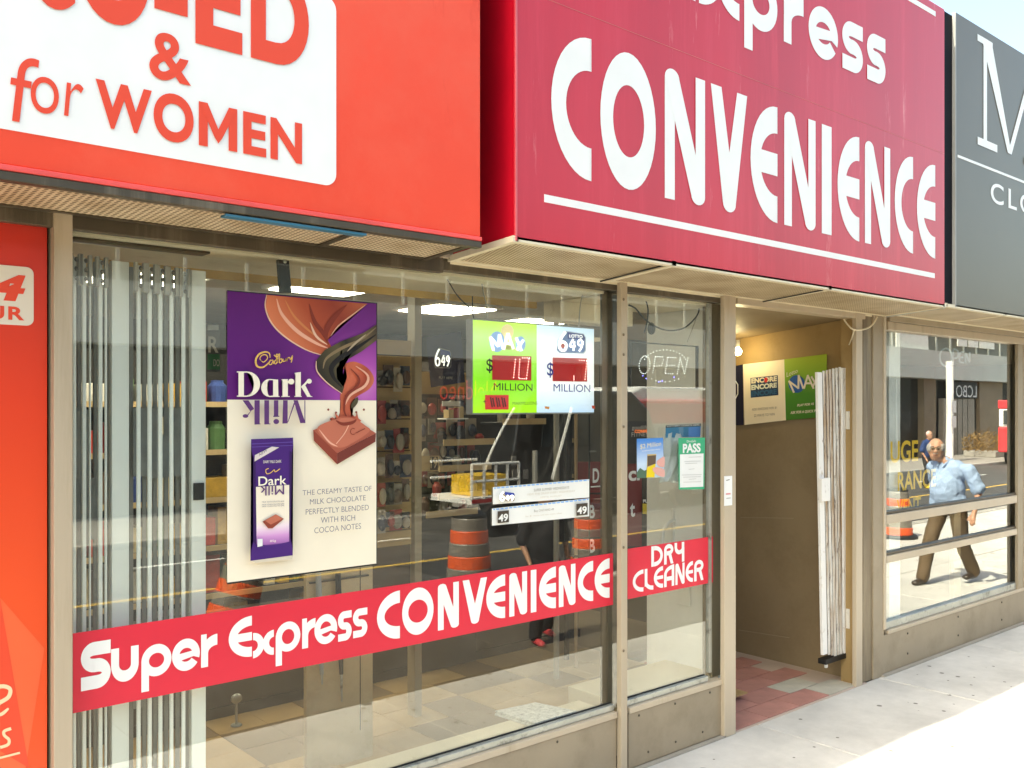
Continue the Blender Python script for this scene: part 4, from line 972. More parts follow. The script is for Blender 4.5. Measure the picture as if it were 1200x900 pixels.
# its two hanging chains and a cable
ch_ = mat('chain metal', (.45, .42, .36), .35, .6)
def cable(pts, r, m, label, name='cable', cat='cable', grp=None):
    return tag(MB().tube(smooth_line(pts, 6), r, 6).build(name, m), label, cat, grp)
def W(u, v, y): x, z = P(u, v, y); return (x, y, z)
cable([W(522, 323, 3.50), W(535, 345, 3.52), W(553, 364, 3.54)], .003, black, 'thin black wire above the green half of the display')
cable([W(553.5, 347, 3.53), W(554, 366, 3.53), W(556, 378, 3.53)], .003, black, 'short black wire touching the left end of the display')
cable([W(564, 328, 3.52), W(567, 345, 3.52), W(570, 358, 3.52), W(571, 377, 3.52)], .003, ch_, 'left hanging chain of the jackpot display', 'chain', 'chain')
cable([W(684, 341, 3.52), W(680, 358, 3.52), W(678, 386, 3.52)], .003, ch_, 'right hanging chain of the jackpot display', 'chain', 'chain')

# ================================================================ paper strips
yq = G-.005
def strip(u0, u1, tl, tr, bl, br, label, build):
    o = thing('paper_strip', label, 'paper sign', (X(u0, yq), yq, 1.5))
    a = Art(yq, o); pw_ = flatm('strip paper', (.86, .86, .82))
    mb = MB().prism([P(u0, bl, yq), P(u1, br, yq), P(u1, tr, yq), P(u0, tl, yq)], yq+.0002, yq+.0030); mb.build('sheet', pw_, o)
    a.line([(u0+1, tl+1.1), (u1-1, tr+1.1)], .8, flatm('blue dash print', (.25, .48, .85)), k=1)
    for i in range(int((u1-u0)/5)):
        u = u0+3+i*5; v = tl+(tr-tl)*(u-u0)/(u1-u0)+1.1
        a.poly([(u, v-1), (u+1.2, v-1.1), (u+1.2, v+.9), (u, v+1)], pw_)
    build(a); return o
def zp(a, b_): return (570+a/9.23, 555+b_/9.23)
gtx = flatm('grey print', (.25, .22, .18)); gtl = flatm('pale tan print', (.62, .56, .46)); brk = flatm('brown black print', (.06, .045, .03))
def b1(a):
    a.text('SUPER SUMMER WEDNESDAYS', zp(500, 0)[0], zp(880, 0)[0], zp(0, 165)[1], zp(0, 192)[1], gtx, v_right=zp(0, 160)[1])
    a.text('VIEW THE DRAW EVERY WEDNESDAY', zp(425, 0)[0], zp(945, 0)[0], zp(0, 215)[1], zp(0, 236)[1], gtl, v_right=zp(0, 195)[1])
    a.text('UNTIL AUGUST', zp(570, 0)[0], zp(800, 0)[0], zp(0, 245)[1], zp(0, 262)[1], gtl, v_right=zp(0, 245)[1])
    logo649(a, lambda q, r: zp(112+q*.75, 185+r*.62), False, flatm('logo grey', (.35, .30, .24)), flatm('strip paper', (.86, .86, .82)))
def b2(a):
    for u0, v0 in ((108, 400), (958, 320)):
        a.poly([zp(u0, v0+6), zp(u0+122, v0-6), zp(u0+122, v0+122), zp(u0, v0+135)], brk)
        a.text('49', zp(u0+8, 0)[0], zp(u0+112, 0)[0], zp(0, v0+40)[1], zp(0, v0+122)[1], flatm('strip paper', (.86, .86, .82)), v_right=zp(0, v0+110)[1], bold=.03)
    a.text('Buy ONTARIO 49', zp(500, 0)[0], zp(712, 0)[0], zp(0, 390)[1], zp(0, 422)[1], gtx, v_right=zp(0, 402)[1])
    a.text('for $1 more and win more often', zp(405, 0)[0], zp(800, 0)[0], zp(0, 452)[1], zp(0, 472)[1], gtl, v_right=zp(0, 435)[1])
strip(578, 690.5, 571, 561.5, 591, 583, 'upper white paper strip about super summer lottery draws', b1)
strip(577, 690.5, 596, 584, 616, 605, 'lower white paper strip with two 49 logos', b2)

# ================================================================ narrow pane: posters, OPEN sign
ps = thing('pass_sign', 'green and white inspection PASS notice on the narrow pane', 'notice', (4.3, G, 1.7))
A = Art(G-.003, ps)
def zn(a, b_): return (700+a/6.0, 450+b_/6.0)
A.poly([zn(570, 380), zn(757, 376), zn(752, 740), zn(572, 742)], flatm('pass green', (.05, .42, .21)))
A.poly([zn(580, 495), zn(746, 488), zn(744, 722), zn(580, 728)], wvinyl)
A.text('PASS', zn(600, 0)[0], zn(725, 0)[0], zn(0, 420)[1], zn(0, 486)[1], wvinyl, v_right=zn(0, 480)[1], bold=.04)
A.text('DineSafe', zn(628, 0)[0], zn(692, 0)[0], zn(0, 395)[1], zn(0, 411)[1], wvinyl)
for k, (v, a, b_) in enumerate(((515, 640, 730), (545, 610, 725), (560, 615, 700), (600, 640, 680), (640, 590, 730), (655, 600, 725), (670, 640, 690), (690, 600, 725))):
    A.line([zn(a, v), zn(b_, v-4)], .25, flatm('pale grey print', (.55, .55, .53)), k=1)
tk = thing('lottery_poster', 'blue million dollar poster with fingers holding a ticket', 'poster', (4.0, G, 1.7))
A = Art(G-.001, tk)
skb = gradm('poster sky blue', [(0, (.50, .62, .72)), (.35, (.60, .74, .90)), (1, (.06, .25, .68))], (0, G, Z(760, 558, G)), (0, G, Z(760, 516, G)))
A.poly([zn(277, 385), zn(462, 378), zn(468, 655), zn(278, 662)], skb)
A.poly([zn(278, 620), zn(300, 590), zn(330, 610), zn(350, 600), zn(350, 660), zn(278, 662)], flatm('print dark green', (.08, .16, .10)))
A.text('$2 Million', zn(300, 0)[0], zn(447, 0)[0], zn(0, 425)[1], zn(0, 462)[1], flatm('print pale gold', (.85, .75, .50)), v_right=zn(0, 438)[1], bold=.03)
A.text('GUARANTEED PRIZE', zn(312, 0)[0], zn(440, 0)[0], zn(0, 468)[1], zn(0, 476)[1], wvinyl, v_right=zn(0, 462)[1])
A.poly([zn(350, 494), zn(413, 492), zn(400, 655), zn(343, 658)], flatm('ticket gold', (.70, .50, .20))); A.poly([zn(347, 590), zn(405, 560), zn(400, 655), zn(343, 658)], flatm('ticket yellow', (.90, .66, .02)))
A.poly([zn(350, 505), zn(410, 500), zn(408, 560), zn(350, 580)], flatm('ticket brown', (.12, .08, .05)))
skn = flatm('printed fingers', (.80, .42, .36))
A.poly([zn(*q) for q in ((415, 545), (430, 530), (468, 512), (468, 578), (440, 582), (418, 565))], skn, sm=True)
A.poly([zn(*q) for q in ((385, 600), (400, 585), (440, 590), (468, 605), (468, 650), (435, 648), (400, 625))], skn, sm=True)
wp = thing('paper_bag', 'crumpled grey white plastic sheet hanging inside the narrow pane', 'plastic sheet', (4.2, G+.02, 1.5))
mb = MB(); nn = 14
pa = zn(495, 365); pb = zn(600, 350)
for j in range(nn):
    for i in range(nn):
        s_, t_ = i/(nn-1), j/(nn-1)
        u = (700+(482+s_*120)/6.0)*1.0 - t_*0*1; u = 700+((490-50*t_**4)+s_*(115+20*t_))/6.0; v = 450+(345+t_*345+6*math.sin(9*s_))/6.0
        yy = G+.045+.008*math.sin(13*s_+5*t_)+.006*math.sin(23*t_*s_+3*s_); x, z = P(u, v, G+.03); mb.v.append((x, yy, z))
for j in range(nn-1):
    for i in range(nn-1): a = j*nn+i; mb.f.append((a, a+nn, a+nn+1, a+1))
o_ = mb.build('sheet', mat('crumpled plastic', (.60, .62, .60), .4, 0, .08, 6), wp, smooth=True); sm_ = o_.modifiers.new('s', 'SOLIDIFY'); sm_.thickness = .001
bp2 = thing('lottery_poster', 'small blue poster with a black top strip behind the plastic sheet', 'poster', (4.3, G, 1.8)); A = Art(G+.05, bp2)
A.poly([zn(480, 295), zn(728, 282), zn(724, 372), zn(480, 378)], flatm('poster teal', (.05, .25, .45))); A.poly([zn(640, 305), zn(726, 300), zn(724, 372), zn(640, 374)], flatm('poster blue', (.10, .30, .72)))
A.poly([zn(480, 290), zn(728, 277), zn(728, 296), zn(480, 308)], blackt); A.text('LOTTERY TICKETS HERE', zn(490, 0)[0], zn(718, 0)[0], zn(0, 292)[1], zn(0, 303)[1], wvinyl, v_right=zn(0, 292)[1])
gf = thing('fitness_sign', 'dark hanging board with pale fitness words and orange line behind the narrow pane', 'sign', (4.5, 4.6, 1.8))
yy = 4.3; A = Art(yy, gf)
A.poly([zn(208, 262), zn(455, 262), zn(455, 560), zn(208, 560)], flatm('board dark', (.035, .03, .028)))
A.text('goodlife', zn(243, 0)[0], zn(355, 0)[0], zn(0, 292)[1], zn(0, 328)[1], flatm('sign grey', (.55, .53, .48)), bold=.0); A.text('FITNESS', zn(240, 0)[0], zn(372, 0)[0], zn(0, 340)[1], zn(0, 372)[1], flatm('sign grey', (.55, .53, .48)))
A.text('CONVENIENCE', zn(262, 0)[0], zn(450, 0)[0], zn(0, 322)[1], zn(0, 345)[1], flatm('sign orange', (.85, .18, .04), emit=.3), bold=.03)
# OPEN led sign
op = thing('open_sign', 'clear LED sign with dotted OPEN letters in an oval', 'sign', (4.2, 3.52, 2.1)); yo = 3.52
pl_ = mat('smoky acrylic', (.05, .055, .06), .2)
leds = lamp('white leds', (.8, .85, .9), .8); ledb = lamp('blue leds', (.15, .15, 1), 4.0)
def zo(a, b_): return (700+a/6.0, 320+b_/6.0)
x0_, z0_ = P(*zo(235, 800), yo); x1_, z1_ = P(*zo(712, 520), yo)
for (a, b_, c_, d_) in ((x0_, x1_, z0_-.006, z0_), (x0_, x1_, z1_, z1_+.006)): bx('frame_bar', pl_, op, a, b_, yo, yo+.02, c_, d_)
for xx in (x0_, x1_-.006): bx('frame_bar', pl_, op, xx, xx+.006, yo, yo+.02, z0_, z1_)
def led_dots(pts, m):
    mb = MB()
    for a, b_ in pts:
        x, z = P(*zo(a, b_), yo); mb.ball((x, yo-.002, z), .0024, 6, 4)
    mb.build('led_dots', m, op)
def seg(p, q, n): return [(p[0]+(q[0]-p[0])*i/(n-1), p[1]+(q[1]-p[1])*i/(n-1)) for i in range(n)]
dl = []
dl += [(330+38*math.cos(t*PI/11), 645+62*math.sin(t*PI/11)-math.cos(t*PI/11)*8) for t in range(22)]
dl += seg((388, 700), (405, 590), 8)+seg((410, 588), (455, 590), 5)+[(462, 610), (455, 635)]+seg((450, 650), (400, 655), 4)
dl += seg((475, 702), (492, 595), 8)+seg((497, 593), (550, 596), 5)+seg((490, 648), (538, 650), 4)+seg((480, 706), (528, 708), 4)
dl += seg((560, 708), (580, 598), 8)+seg((583, 610), (610, 705), 7)+seg((612, 706), (635, 598), 8)
dl += [(475+155*math.cos(t), 645-105*math.sin(t)) for t in [PI*(.12+.76*i/15) for i in range(16)]]
led_dots(dl, leds)
led_dots([(475+160*math.cos(t), 655+110*math.sin(t)) for t in [PI*(.3+.4*i/6) for i in range(7)]], leds)
led_dots([(318, 722), (342, 742), (430, 764), (455, 758), (538, 732)], ledb)
cable([W(*zo(222, 225), 3.5), W(*zo(270, 250), 3.5), W(*zo(340, 330), 3.5), W(*zo(430, 385), 3.5), W(*zo(520, 405), 3.5), W(*zo(620, 380), 3.5), W(*zo(700, 300), 3.5), W(*zo(716, 250), 3.5)], .0045, black, 'black chain drooping across the top of the narrow pane', 'chain', 'chain')
cable([W(*zo(716, 250), 3.51), W(*zo(680, 360), 3.51), W(*zo(632, 485), 3.51)], .003, ch_, 'thin chain at the right end of the open sign', 'chain', 'chain')
cable([W(*zo(338, 185), 3.5), W(*zo(356, 250), 3.5), W(*zo(350, 340), 3.5), W(*zo(330, 420), 3.5)], .004, black, 'black power cord hanging in the narrow pane')
tag(MB().ball(W(*zo(380, 390), 3.55), (.028, .02, .036), 10, 8).build('hanging_plug', black), 'small black plug box hanging above the open sign', 'plug')

# ================================================================ newspapers on the ledge
nw = thing('newspaper', 'folded newspaper lying on the cream window ledge', 'newspaper', (3.2, G+.1, zb)); nm = mat('newsprint', (.62, .60, .54), .8, 0, .15, 30, dirt=(.25, .23, .2), dirt_amt=.42, dirt_scale=45)
def ledgept(u, v, zz=zb-.01):
    dx, dy, b = ray(u, v); t = (zz-H)/b; return Vector((dx*t, dy*t, zz))
c4 = [ledgept(581, 838), ledgept(628, 828), ledgept(681, 840), ledgept(630, 854)]
c4[0].y = max(c4[0].y, G+.03); c4 = [Vector((p.x, max(p.y, G+.025), p.z)) for p in c4]
for k in range(4):
    dz = .006*k; j = Vector((random.uniform(-.006, .006), random.uniform(-.003, .003), 0))
    MB().hexa([p+j+Vector((0, 0, dz+.0005)) for p in c4]+[p+j+Vector((0, 0, dz+.0055)) for p in c4]).build('fold', nm, nw)

# ================================================================ folding security gate inside the window
gt = thing('folding_gate', 'pale grey folded security gate bars inside the left of the window', 'security gate', (1.1, 3.6, zb))
yg_ = 3.485
def gbar(u0, u1, v_top, m, th=.02, yy=yg_, name='gate_bar'):
    zt_ = Z((u0+u1)/2, v_top, yy)
    return bx(name, m, gt, X(u0, yy), X(u1, yy), yy, yy+th, .10, min(zt_, zt-.03), .003)
gbar(131, 151.5, 306, silver, .03, name='gate_panel'); gbar(224.5, 241.5, 317, silver, .03, name='gate_panel')
for u, wd in ((87.5, 3.5), (99, 4), (106, 1.6), (118, 4), (124.5, 2), (163, 3.6), (176, 3.8), (188.5, 3.8), (201.5, 3.6), (215.5, 3.6)):
    vt = 300+(u-86)*.14; gbar(u-wd*.6, u+wd*.6, vt, silver, .014, 3.465)
for u in (93, 112, 128, 154, 169.5, 182, 195, 208.5, 219):
    gbar(u-2.6, u+2.6, 303+(u-86)*.14, slatc, .012, 3.56)
# pivoting lattice plates and rivets
plate = mat('gate plate', (.20, .21, .20), .5, .2, .3, 5)
for (u0, u1, v0, v1) in ((89, 97, 478, 560), (101, 106, 480, 560), (156, 174, 478, 558), (178, 187, 478, 510), (192, 199, 478, 510), (204, 216, 478, 558), (90, 104, 560, 640), (107, 117, 560, 632), (178, 200, 509, 560)):
    bx('gate_plate', plate, gt, X(u0, 3.53), X(u1, 3.53), 3.53, 3.536, Z((u0+u1)/2, v1, 3.53), Z((u0+u1)/2, v0, 3.53))
for (u0, u1, v0, v1) in ((90, 104, 772, 800), (156, 168, 735, 830), (180, 196, 740, 780)):
    bx('gate_plate', plate, gt, X(u0, 3.53), X(u1, 3.53), 3.53, 3.536, Z((u0+u1)/2, v1, 3.53), Z((u0+u1)/2, v0, 3.53))
for u in (88, 99.5, 118.5, 163.5, 176.5, 189, 201.5, 215.5):
    # bracket cluster at the head of each bar
    x = X(u, 3.455); z1_ = Z(u, 297+(u-86)*.14, 3.455); z0_ = Z(u, 333+(u-86)*.12, 3.455)
    for dx_ in (-.021, .009): bx('bracket', mat('dull bracket metal', (.36, .33, .27), .45, .4, .2), gt, x+dx_, x+dx_+.012, 3.44, 3.46, z0_, min(z1_, zt-.03), .002)
    for f in (.2, .5, .8): MB().ball((x, 3.441, z0_+(z1_-z0_)*f), (.007, .006, .009), 6, 4).build('rivet', bronze, gt)
bx('lock_plate', black, gt, X(227, 3.475), X(239.5, 3.475), 3.475, 3.482, Z(233, 586, 3.475), Z(233, 566, 3.475), .002)
bx('gate_track', bronze, gt, X(86, 3.48), X(245, 3.48), 3.47, 3.55, zt-.029, zt-.021)

# ================================================================ merchandise inside
sw = thing('slatwall', 'tan slatted display wall with hanging goods right of the poster', 'display wall', (2.7, 4.6, .1))
slat = mat('tan slatwall', (.50, .33, .13), .5, 0, .12, 4); ysl = 4.7
zz = Z(460, 640, ysl)
while zz < Z(460, 415, ysl):
    bx('slat', slat, sw, X(380, ysl), X(482, ysl), ysl, ysl+.02, zz, zz+.088); zz += .096
bx('backing', mat('slat groove', (.10, .06, .03), .8), sw, X(380, ysl), X(483, ysl), ysl+.021, ysl+.03, .5, Z(460, 415, ysl))
bx('corner_post', mat('dull tan post', (.38, .31, .20), .5), sw, X(484, ysl), X(492, ysl), ysl-.02, ysl+.06, .05, 2.70)
goods = [mat('goods %d' % i, c, .4) for i, c in enumerate(((.02, .02, .025), (.30, .26, .2), (.10, .05, .03), (.45, .38, .28), (.05, .06, .09), (.35, .05, .04)))]
gi = 0
for r_, v in enumerate((440, 478, 512, 545, 575, 610)):
    for u in (448, 458, 467, 476):
        u2 = u+random.uniform(-2, 2); x, z = P(u2, v+random.uniform(-3, 3), 4.62)
        o = thing('hanging_pack', '%s blister pack on the tan slatwall, %s row down, %s from the poster' % (('charcoal', 'greyish tan', 'dark brown', 'beige', 'navy', 'red')[(gi+1) % 6], ('first', 'second', 'third', 'fourth', 'fifth', 'sixth')[r_], ('nearest', 'second', 'third', 'farthest')[(448, 458, 467, 476).index(u)]), 'package', (x, 4.62, z), 'packs on the slatwall')
        m_ = random.choice(goods); w2 = random.uniform(.025, .045); h2 = random.uniform(.05, .085)
        bx('card', goods[(gi+1) % 6], o, x-w2, x+w2, 4.635, 4.640, z-h2, z+h2*.7); MB().ball((x, 4.62, z-.02), (w2*.8, .02, h2*.6), 10, 6).build('blister', m_, o); gi += 1
# black shelf unit with tan price strips
su = thing('shelf_unit', 'black shelving with tan price strips behind the glass', 'shelves', (3.4, 5.2, .1)); ysh = 5.4
bx('back_panel', mat('black pegboard', (.018, .016, .014), .7), su, X(493, ysh), X(560, ysh), ysh+.02, ysh+.04, .06, Z(520, 462, ysh))
bx('back_panel', mat('black pegboard', (.018, .016, .014), .7), su, X(560, ysh)+.01, X(700, ysh), ysh+.30, ysh+.32, .06, Z(600, 470, ysh))
tanst = mat('tan price strip', (.52, .38, .20), .5)
for qi, (v, a, b_) in enumerate(((517, 520, 580), (547, 515, 576), (579, 514, 572), (600, 500, 560), (493, 590, 640))):
    z = Z((a+b_)/2, v, ysh-.25)
    bx('shelf', black, su, X(a, ysh-.25), X(b_, ysh-.25), ysh-.24, ysh+.02, z-.03, z-.012); bx('price_strip', tanst, su, X(a, ysh-.25), X(b_, ysh-.25), ysh-.25, ysh-.241, z-.028, z+.016)
    for k in range(3):
        x = X(a+8+k*(b_-a-16)/2, ysh-.25); hh = random.uniform(.06, .12)
        tag(MB().lathe((x, ysh-.15, z-.012), [(.03, 0), (.034, hh*.7), (.02, hh*.9), (.018, hh)], 12).build('jar', random.choice(goods)), '%s jar on the %s shelf of the black shelving' % (('left', 'middle', 'right')[k], ('second', 'third', 'fourth', 'lowest', 'highest')[qi]), 'jar', 'tins on the black shelves')
# packs hanging on the black pegboard
for r_, v in enumerate((474, 500, 528, 560)):
    for c_, u in enumerate((497, 508, 519, 530, 541, 552)):
        x, z = P(u+random.uniform(-2, 2), v+random.uniform(-3, 3), 5.30); w2 = random.uniform(.03, .055); h2 = random.uniform(.06, .10); ci = random.randrange(6)
        o = thing('hanging_pack', '%s pack on the black pegboard, %s row down, %s from the slatwall' % (('charcoal', 'greyish tan', 'dark brown', 'beige', 'navy', 'red')[ci], ('first', 'second', 'third', 'fourth')[r_], ('first', 'second', 'third', 'fourth', 'fifth', 'sixth')[c_]), 'package', (x, 5.3, z), 'packs on the pegboard')
        bx('card', goods[ci], o, x-w2, x+w2, 5.315, 5.32, z-h2, z+h2*.7); MB().ball((x, 5.30, z-.02), (w2*.75, .02, h2*.5), 10, 6).build('blister', goods[(ci+3) % 6], o)
nb = thing('number_card', 'tan card with a black 19 on the shelving', 'sign', (X(503, 5.1), 5.1, Z(503, 550, 5.1))); A = Art(5.1, nb)
A.poly([(493, 534.5), (514, 534), (514, 552), (493, 552.5)], tanst); A.poly([(504, 535), (513, 535), (513, 551), (504, 551)], blackt)
A.text('19', 504.5, 512, 536, 549, flatm('sign tan', (.6, .5, .32)), bold=.01)
bn = thing('hanging_banner', 'navy blue 649 banner hanging deep in the shop', 'banner', (X(520, 4.9), 4.9, Z(520, 450, 4.9))); A = Art(4.9, bn)
A.poly([(499, 395), (540, 388), (545, 448), (505, 454)], flatm('banner navy', (.02, .02, .06)))
logo649(A, lambda q, r: (508+q*.085, 407+r*.13), False, flatm('banner navy', (.02, .02, .06)), flatm('grey edge', (.35, .35, .38)))
A.text('PLAY HERE', 514, 530, 441, 444, flatm('sign grey', (.55, .53, .48)))
pn = thing('ceiling_fascia', 'tan bulkhead panel above the dark shelving', 'panel', (3.3, 5.2, 2.1)); bx('board', slat, pn, X(492, 5.5), X(560, 5.5), 5.5, 5.53, Z(520, 468, 5.5), Z(520, 436, 5.5))
# three little boxes on a white shelf
tb = thing('carton_shelf', 'small white shelf bracket with price card in the dark shop', 'shelf', (X(535, 4.8), 4.8, Z(535, 490, 4.8)))
bx('shelf_plate', white, tb, X(523, 4.8), X(549, 4.8), 4.8, 4.9, Z(536, 490, 4.8)-.008, Z(536, 490, 4.8)); bx('price_card', white, tb, X(525, 4.8), X(546, 4.8), 4.86, 4.865, Z(536, 476, 4.8), Z(536, 471, 4.8)+.005)
A = Art(4.85, tb); A.text('FRESH', 526, 545, 463, 467, flatm('sign grey', (.55, .53, .48)), bold=.01)
for k, u in enumerate((530, 536, 542)):
    x = X(u, 4.8); z = Z(536, 490, 4.8)
    tag(bx('carton', [tanst, mat('red carton', (.35, .06, .05), .5), tanst][k], None, x-.02, x+.02, 4.81, 4.87, z, z+.055+.01*k, .003), ['tan carton at the left of the little white shelf', 'red carton in the middle of the little white shelf', 'tan carton at the right of the little white shelf'][k], 'carton', 'cartons on the little shelf')
# long stocked shelving across the back of the shop
prevg = 'the shelf end'
lsu = thing('shelf_unit', 'long dark shelving crowded with goods across the back of the shop', 'shelves', (4, 6.4, .05))
bx('back_panel', mat('black pegboard', (.018, .016, .014), .7), lsu, 1.3, 6.8, 6.72, 6.75, .06, 2.35)
pc = [mat('pack colour %d' % i, c, .4, 0, .2, 20) for i, c in enumerate(((.55, .06, .04), (.05, .09, .30), (.60, .50, .30), (.06, .05, .04), (.65, .62, .55), (.10, .22, .08), (.55, .33, .05), (.20, .12, .07)))]
pcn = ('red', 'blue', 'tan', 'black', 'white', 'green', 'amber', 'brown'); rown = ('bottom', 'second', 'third', 'fourth', 'fifth', 'top')
for r_ in range(6):
    z = .28+r_*.34
    bx('shelf', black, lsu, 1.3, 6.8, 6.38, 6.719, z-.02, z); bx('price_strip', tanst, lsu, 1.3, 6.8, 6.37, 6.379, z-.03, z+.008)
    x = 1.36
    while x < 6.7:
        k = random.randrange(8); w_ = random.uniform(.08, .20); h_ = random.uniform(.12, .27)
        me_n = '%s %s' % (pcn[k], 'tub' if k % 2 else 'carton')
        lab = '%s right of %s on the %s back shelf, %s' % (me_n, prevg.replace('a amber', 'an amber'), rown[r_], 'leftmost' if x < 1.7 else 'far left' if x < 2.2 else 'left of the poster' if x < 2.9 else 'behind the slatwall' if x < 3.6 else 'left middle' if x < 4.3 else 'middle' if x < 5 else 'right middle' if x < 5.8 else 'far right' if x < 6.3 else 'rightmost'); prevg = 'a '+me_n
        if k % 2: o = MB().lathe((x+w_/2, 6.52, z+.001), [(w_*.42, 0), (w_*.45, h_*.75), (w_*.3, h_*.9), (w_*.3, h_)], 12).build('tub', pc[k])
        else: o = bx('carton', pc[k], None, x, x+w_-.01, 6.44, 6.62, z+.001, z+h_, .004)
        tag(o, lab, 'tub' if k % 2 else 'carton', 'goods on the back shelves'); x += w_+random.uniform(.002, .03)
# beige peg panel low in the window
bp_ = thing('peg_panel', 'beige panel with hooks and hanging tools low in the window', 'display panel', (X(400, 4.1), 4.1, .1)); yk = 4.1
pb_ = mat('beige peg panel', (.56, .42, .24), .55, 0, .08, 2, dirt=(.44, .32, .17), dirt_amt=.4, dirt_scale=3)
bx('board', pb_, bp_, X(359, yk), X(437, yk), yk, yk+.03, .15, Z(400, 668, yk), .003)
for v in (679, ): bx('rail', bronze, bp_, X(362, yk), X(431, yk), yk-.012, yk-.001, Z(400, v, yk), Z(400, v, yk)+.008)
bx('groove', bronze, bp_, X(421.5, yk), X(422.5, yk), yk-.002, yk-.0005, .3, Z(400, 668, yk))
for u, ln_, lab in ((375, 130, 'grey handled tool hanging at the left of the beige panel'), (398, 150, 'black handled tool hanging at the middle of the beige panel')):
    o = thing('hanging_tool', lab, 'tool', (X(u, yk), yk-.03, 1))
    MB().tube([W(u-2, 672, yk-.03), W(u, 740, yk-.035), W(u+2, 790, yk-.03)], [.014, .018, .010], 8).build('handle', goods[0] if u > 380 else mat('grey handle', (.35, .36, .36), .4), o)
    MB().tube([W(u+2, 790, yk-.03), W(u+2.5, 672+ln_, yk-.03)], [.008, .004], 8).build('shaft', alu, o)
# dark low display case along the back of the tile
lc = thing('display_case', 'dark low display case across the shop floor', 'display case', (3, 5.4, .05))
bx('case', mat('dark case', (.045, .038, .03), .4, 0, .2, 4), lc, .9, 5.4, 5.46, 5.9, .055, .62, .004)
bx('base_strip', black, lc, .9, 5.4, 5.44, 5.459, .055, .12)
wm = thing('floor_stand', 'small round floor stand on a metal pole behind the vinyl band', 'stand', ledgept(279, 850, .06))
p_ = ledgept(277, 850, .06)
MB().tube([p_, p_+Vector((0, 0, .14))], .008, 8).build('pole', alu, wm); MB().ball(p_+Vector((0, 0, .16)), (.035, .02, .03), 12, 8).build('knob', alu, wm); MB().lathe(tuple(p_), [(.035, 0), (.03, .008)], 16).build('foot', alu, wm)
# maroon poster boards with white letters
mr = mat('maroon board', (.16, .018, .016), .45); 
mp_ = thing('maroon_board', 'maroon board with large white letters behind the paper strips', 'sign', (X(700, 4.4), 4.4, 1.2)); A = Art(4.4, mp_)
A.poly([(677, 541), (716, 541), (716, 640), (677, 640)], flatm('maroon print', (.17, .02, .018)))
A.text('D', 694.5, 702, 549, 566, wvinyl, bold=.03); A.text('B', 690, 697, 592, 608, wvinyl, bold=.03); A.text('S', 707, 712, 590, 607, wvinyl, bold=.03); A.text('B', 690, 697, 632, 648, wvinyl, bold=.03)
A.line([(692, 570.5), (716, 569)], .8, wvinyl, k=1)
rk = thing('wire_rack', 'black wire rack in front of the maroon board', 'rack', (X(690, 4.3), 4.3, .2)); yr = 4.3
for u in (690.5, 705, 709): MB().tube([W(u, 480, yr), W(u, 690, yr)], .006, 6).build('upright', black, rk)
for v in (579, 609, 631, 652): MB().tube([W(665, v, yr), W(716, v-1, yr)], .007, 6).build('crossbar', black, rk)
m2_ = thing('maroon_board', 'maroon board with cl and t letters behind the narrow pane', 'sign', (X(745, 4.35), 4.35, 1.2)); A = Art(4.35, m2_)
A.poly([(735, 536), (752, 536), (752, 640), (735, 640)], flatm('maroon print', (.17, .02, .018))); A.text('cl', 736.5, 749.5, 547, 564, wvinyl, bold=.03); A.text('t', 738, 744, 590, 606, wvinyl, bold=.03)
pt = thing('push_sticker', 'yellow PUSH label behind the narrow pane', 'label', (X(760, 4.33), 4.33, 1.3)); A = Art(4.33, pt)
A.poly([(753, 590), (766, 591), (766, 604), (753, 602)], flatm('push yellow', (.65, .48, .04))); A.text('PUSH', 753.5, 765, 585.5, 589.5, wvinyl, bold=.02)
wl_ = thing('wall_light', 'white hooded bracket inside the narrow pane', 'bracket', (X(780, 3.9), 3.9, 1.2))
MB().tube(smooth_line([W(776, 640, 3.75), W(777, 624, 3.75), W(784, 612, 3.75), W(793, 610, 3.75)], 5), .012, 10).build('hoop', white, wl_)
bx('stem', white, wl_, X(789, 3.75), X(794, 3.75), 3.75, 3.77, Z(790, 640, 3.75), Z(790, 596, 3.75), .004)
# vertical grey poles deeper in
for k, (u, yy_, a) in enumerate(((652, 4.6, 'grey pole behind the right part of the lottery display'), (664, 4.9, 'dark pole right of the grey pole in the shop'), (675, 4.7, 'thin tan pole beside the maroon board'))):
    tag(MB().tube([(X(u, yy_), yy_, .1), (X(u, yy_), yy_, 2.75)], .02 if k != 2 else .012, 10).build('pole', [mat('grey pole', (.28, .26, .22), .4), black, mat('tan pole', (.35, .25, .14), .5)][k]), a, 'pole')
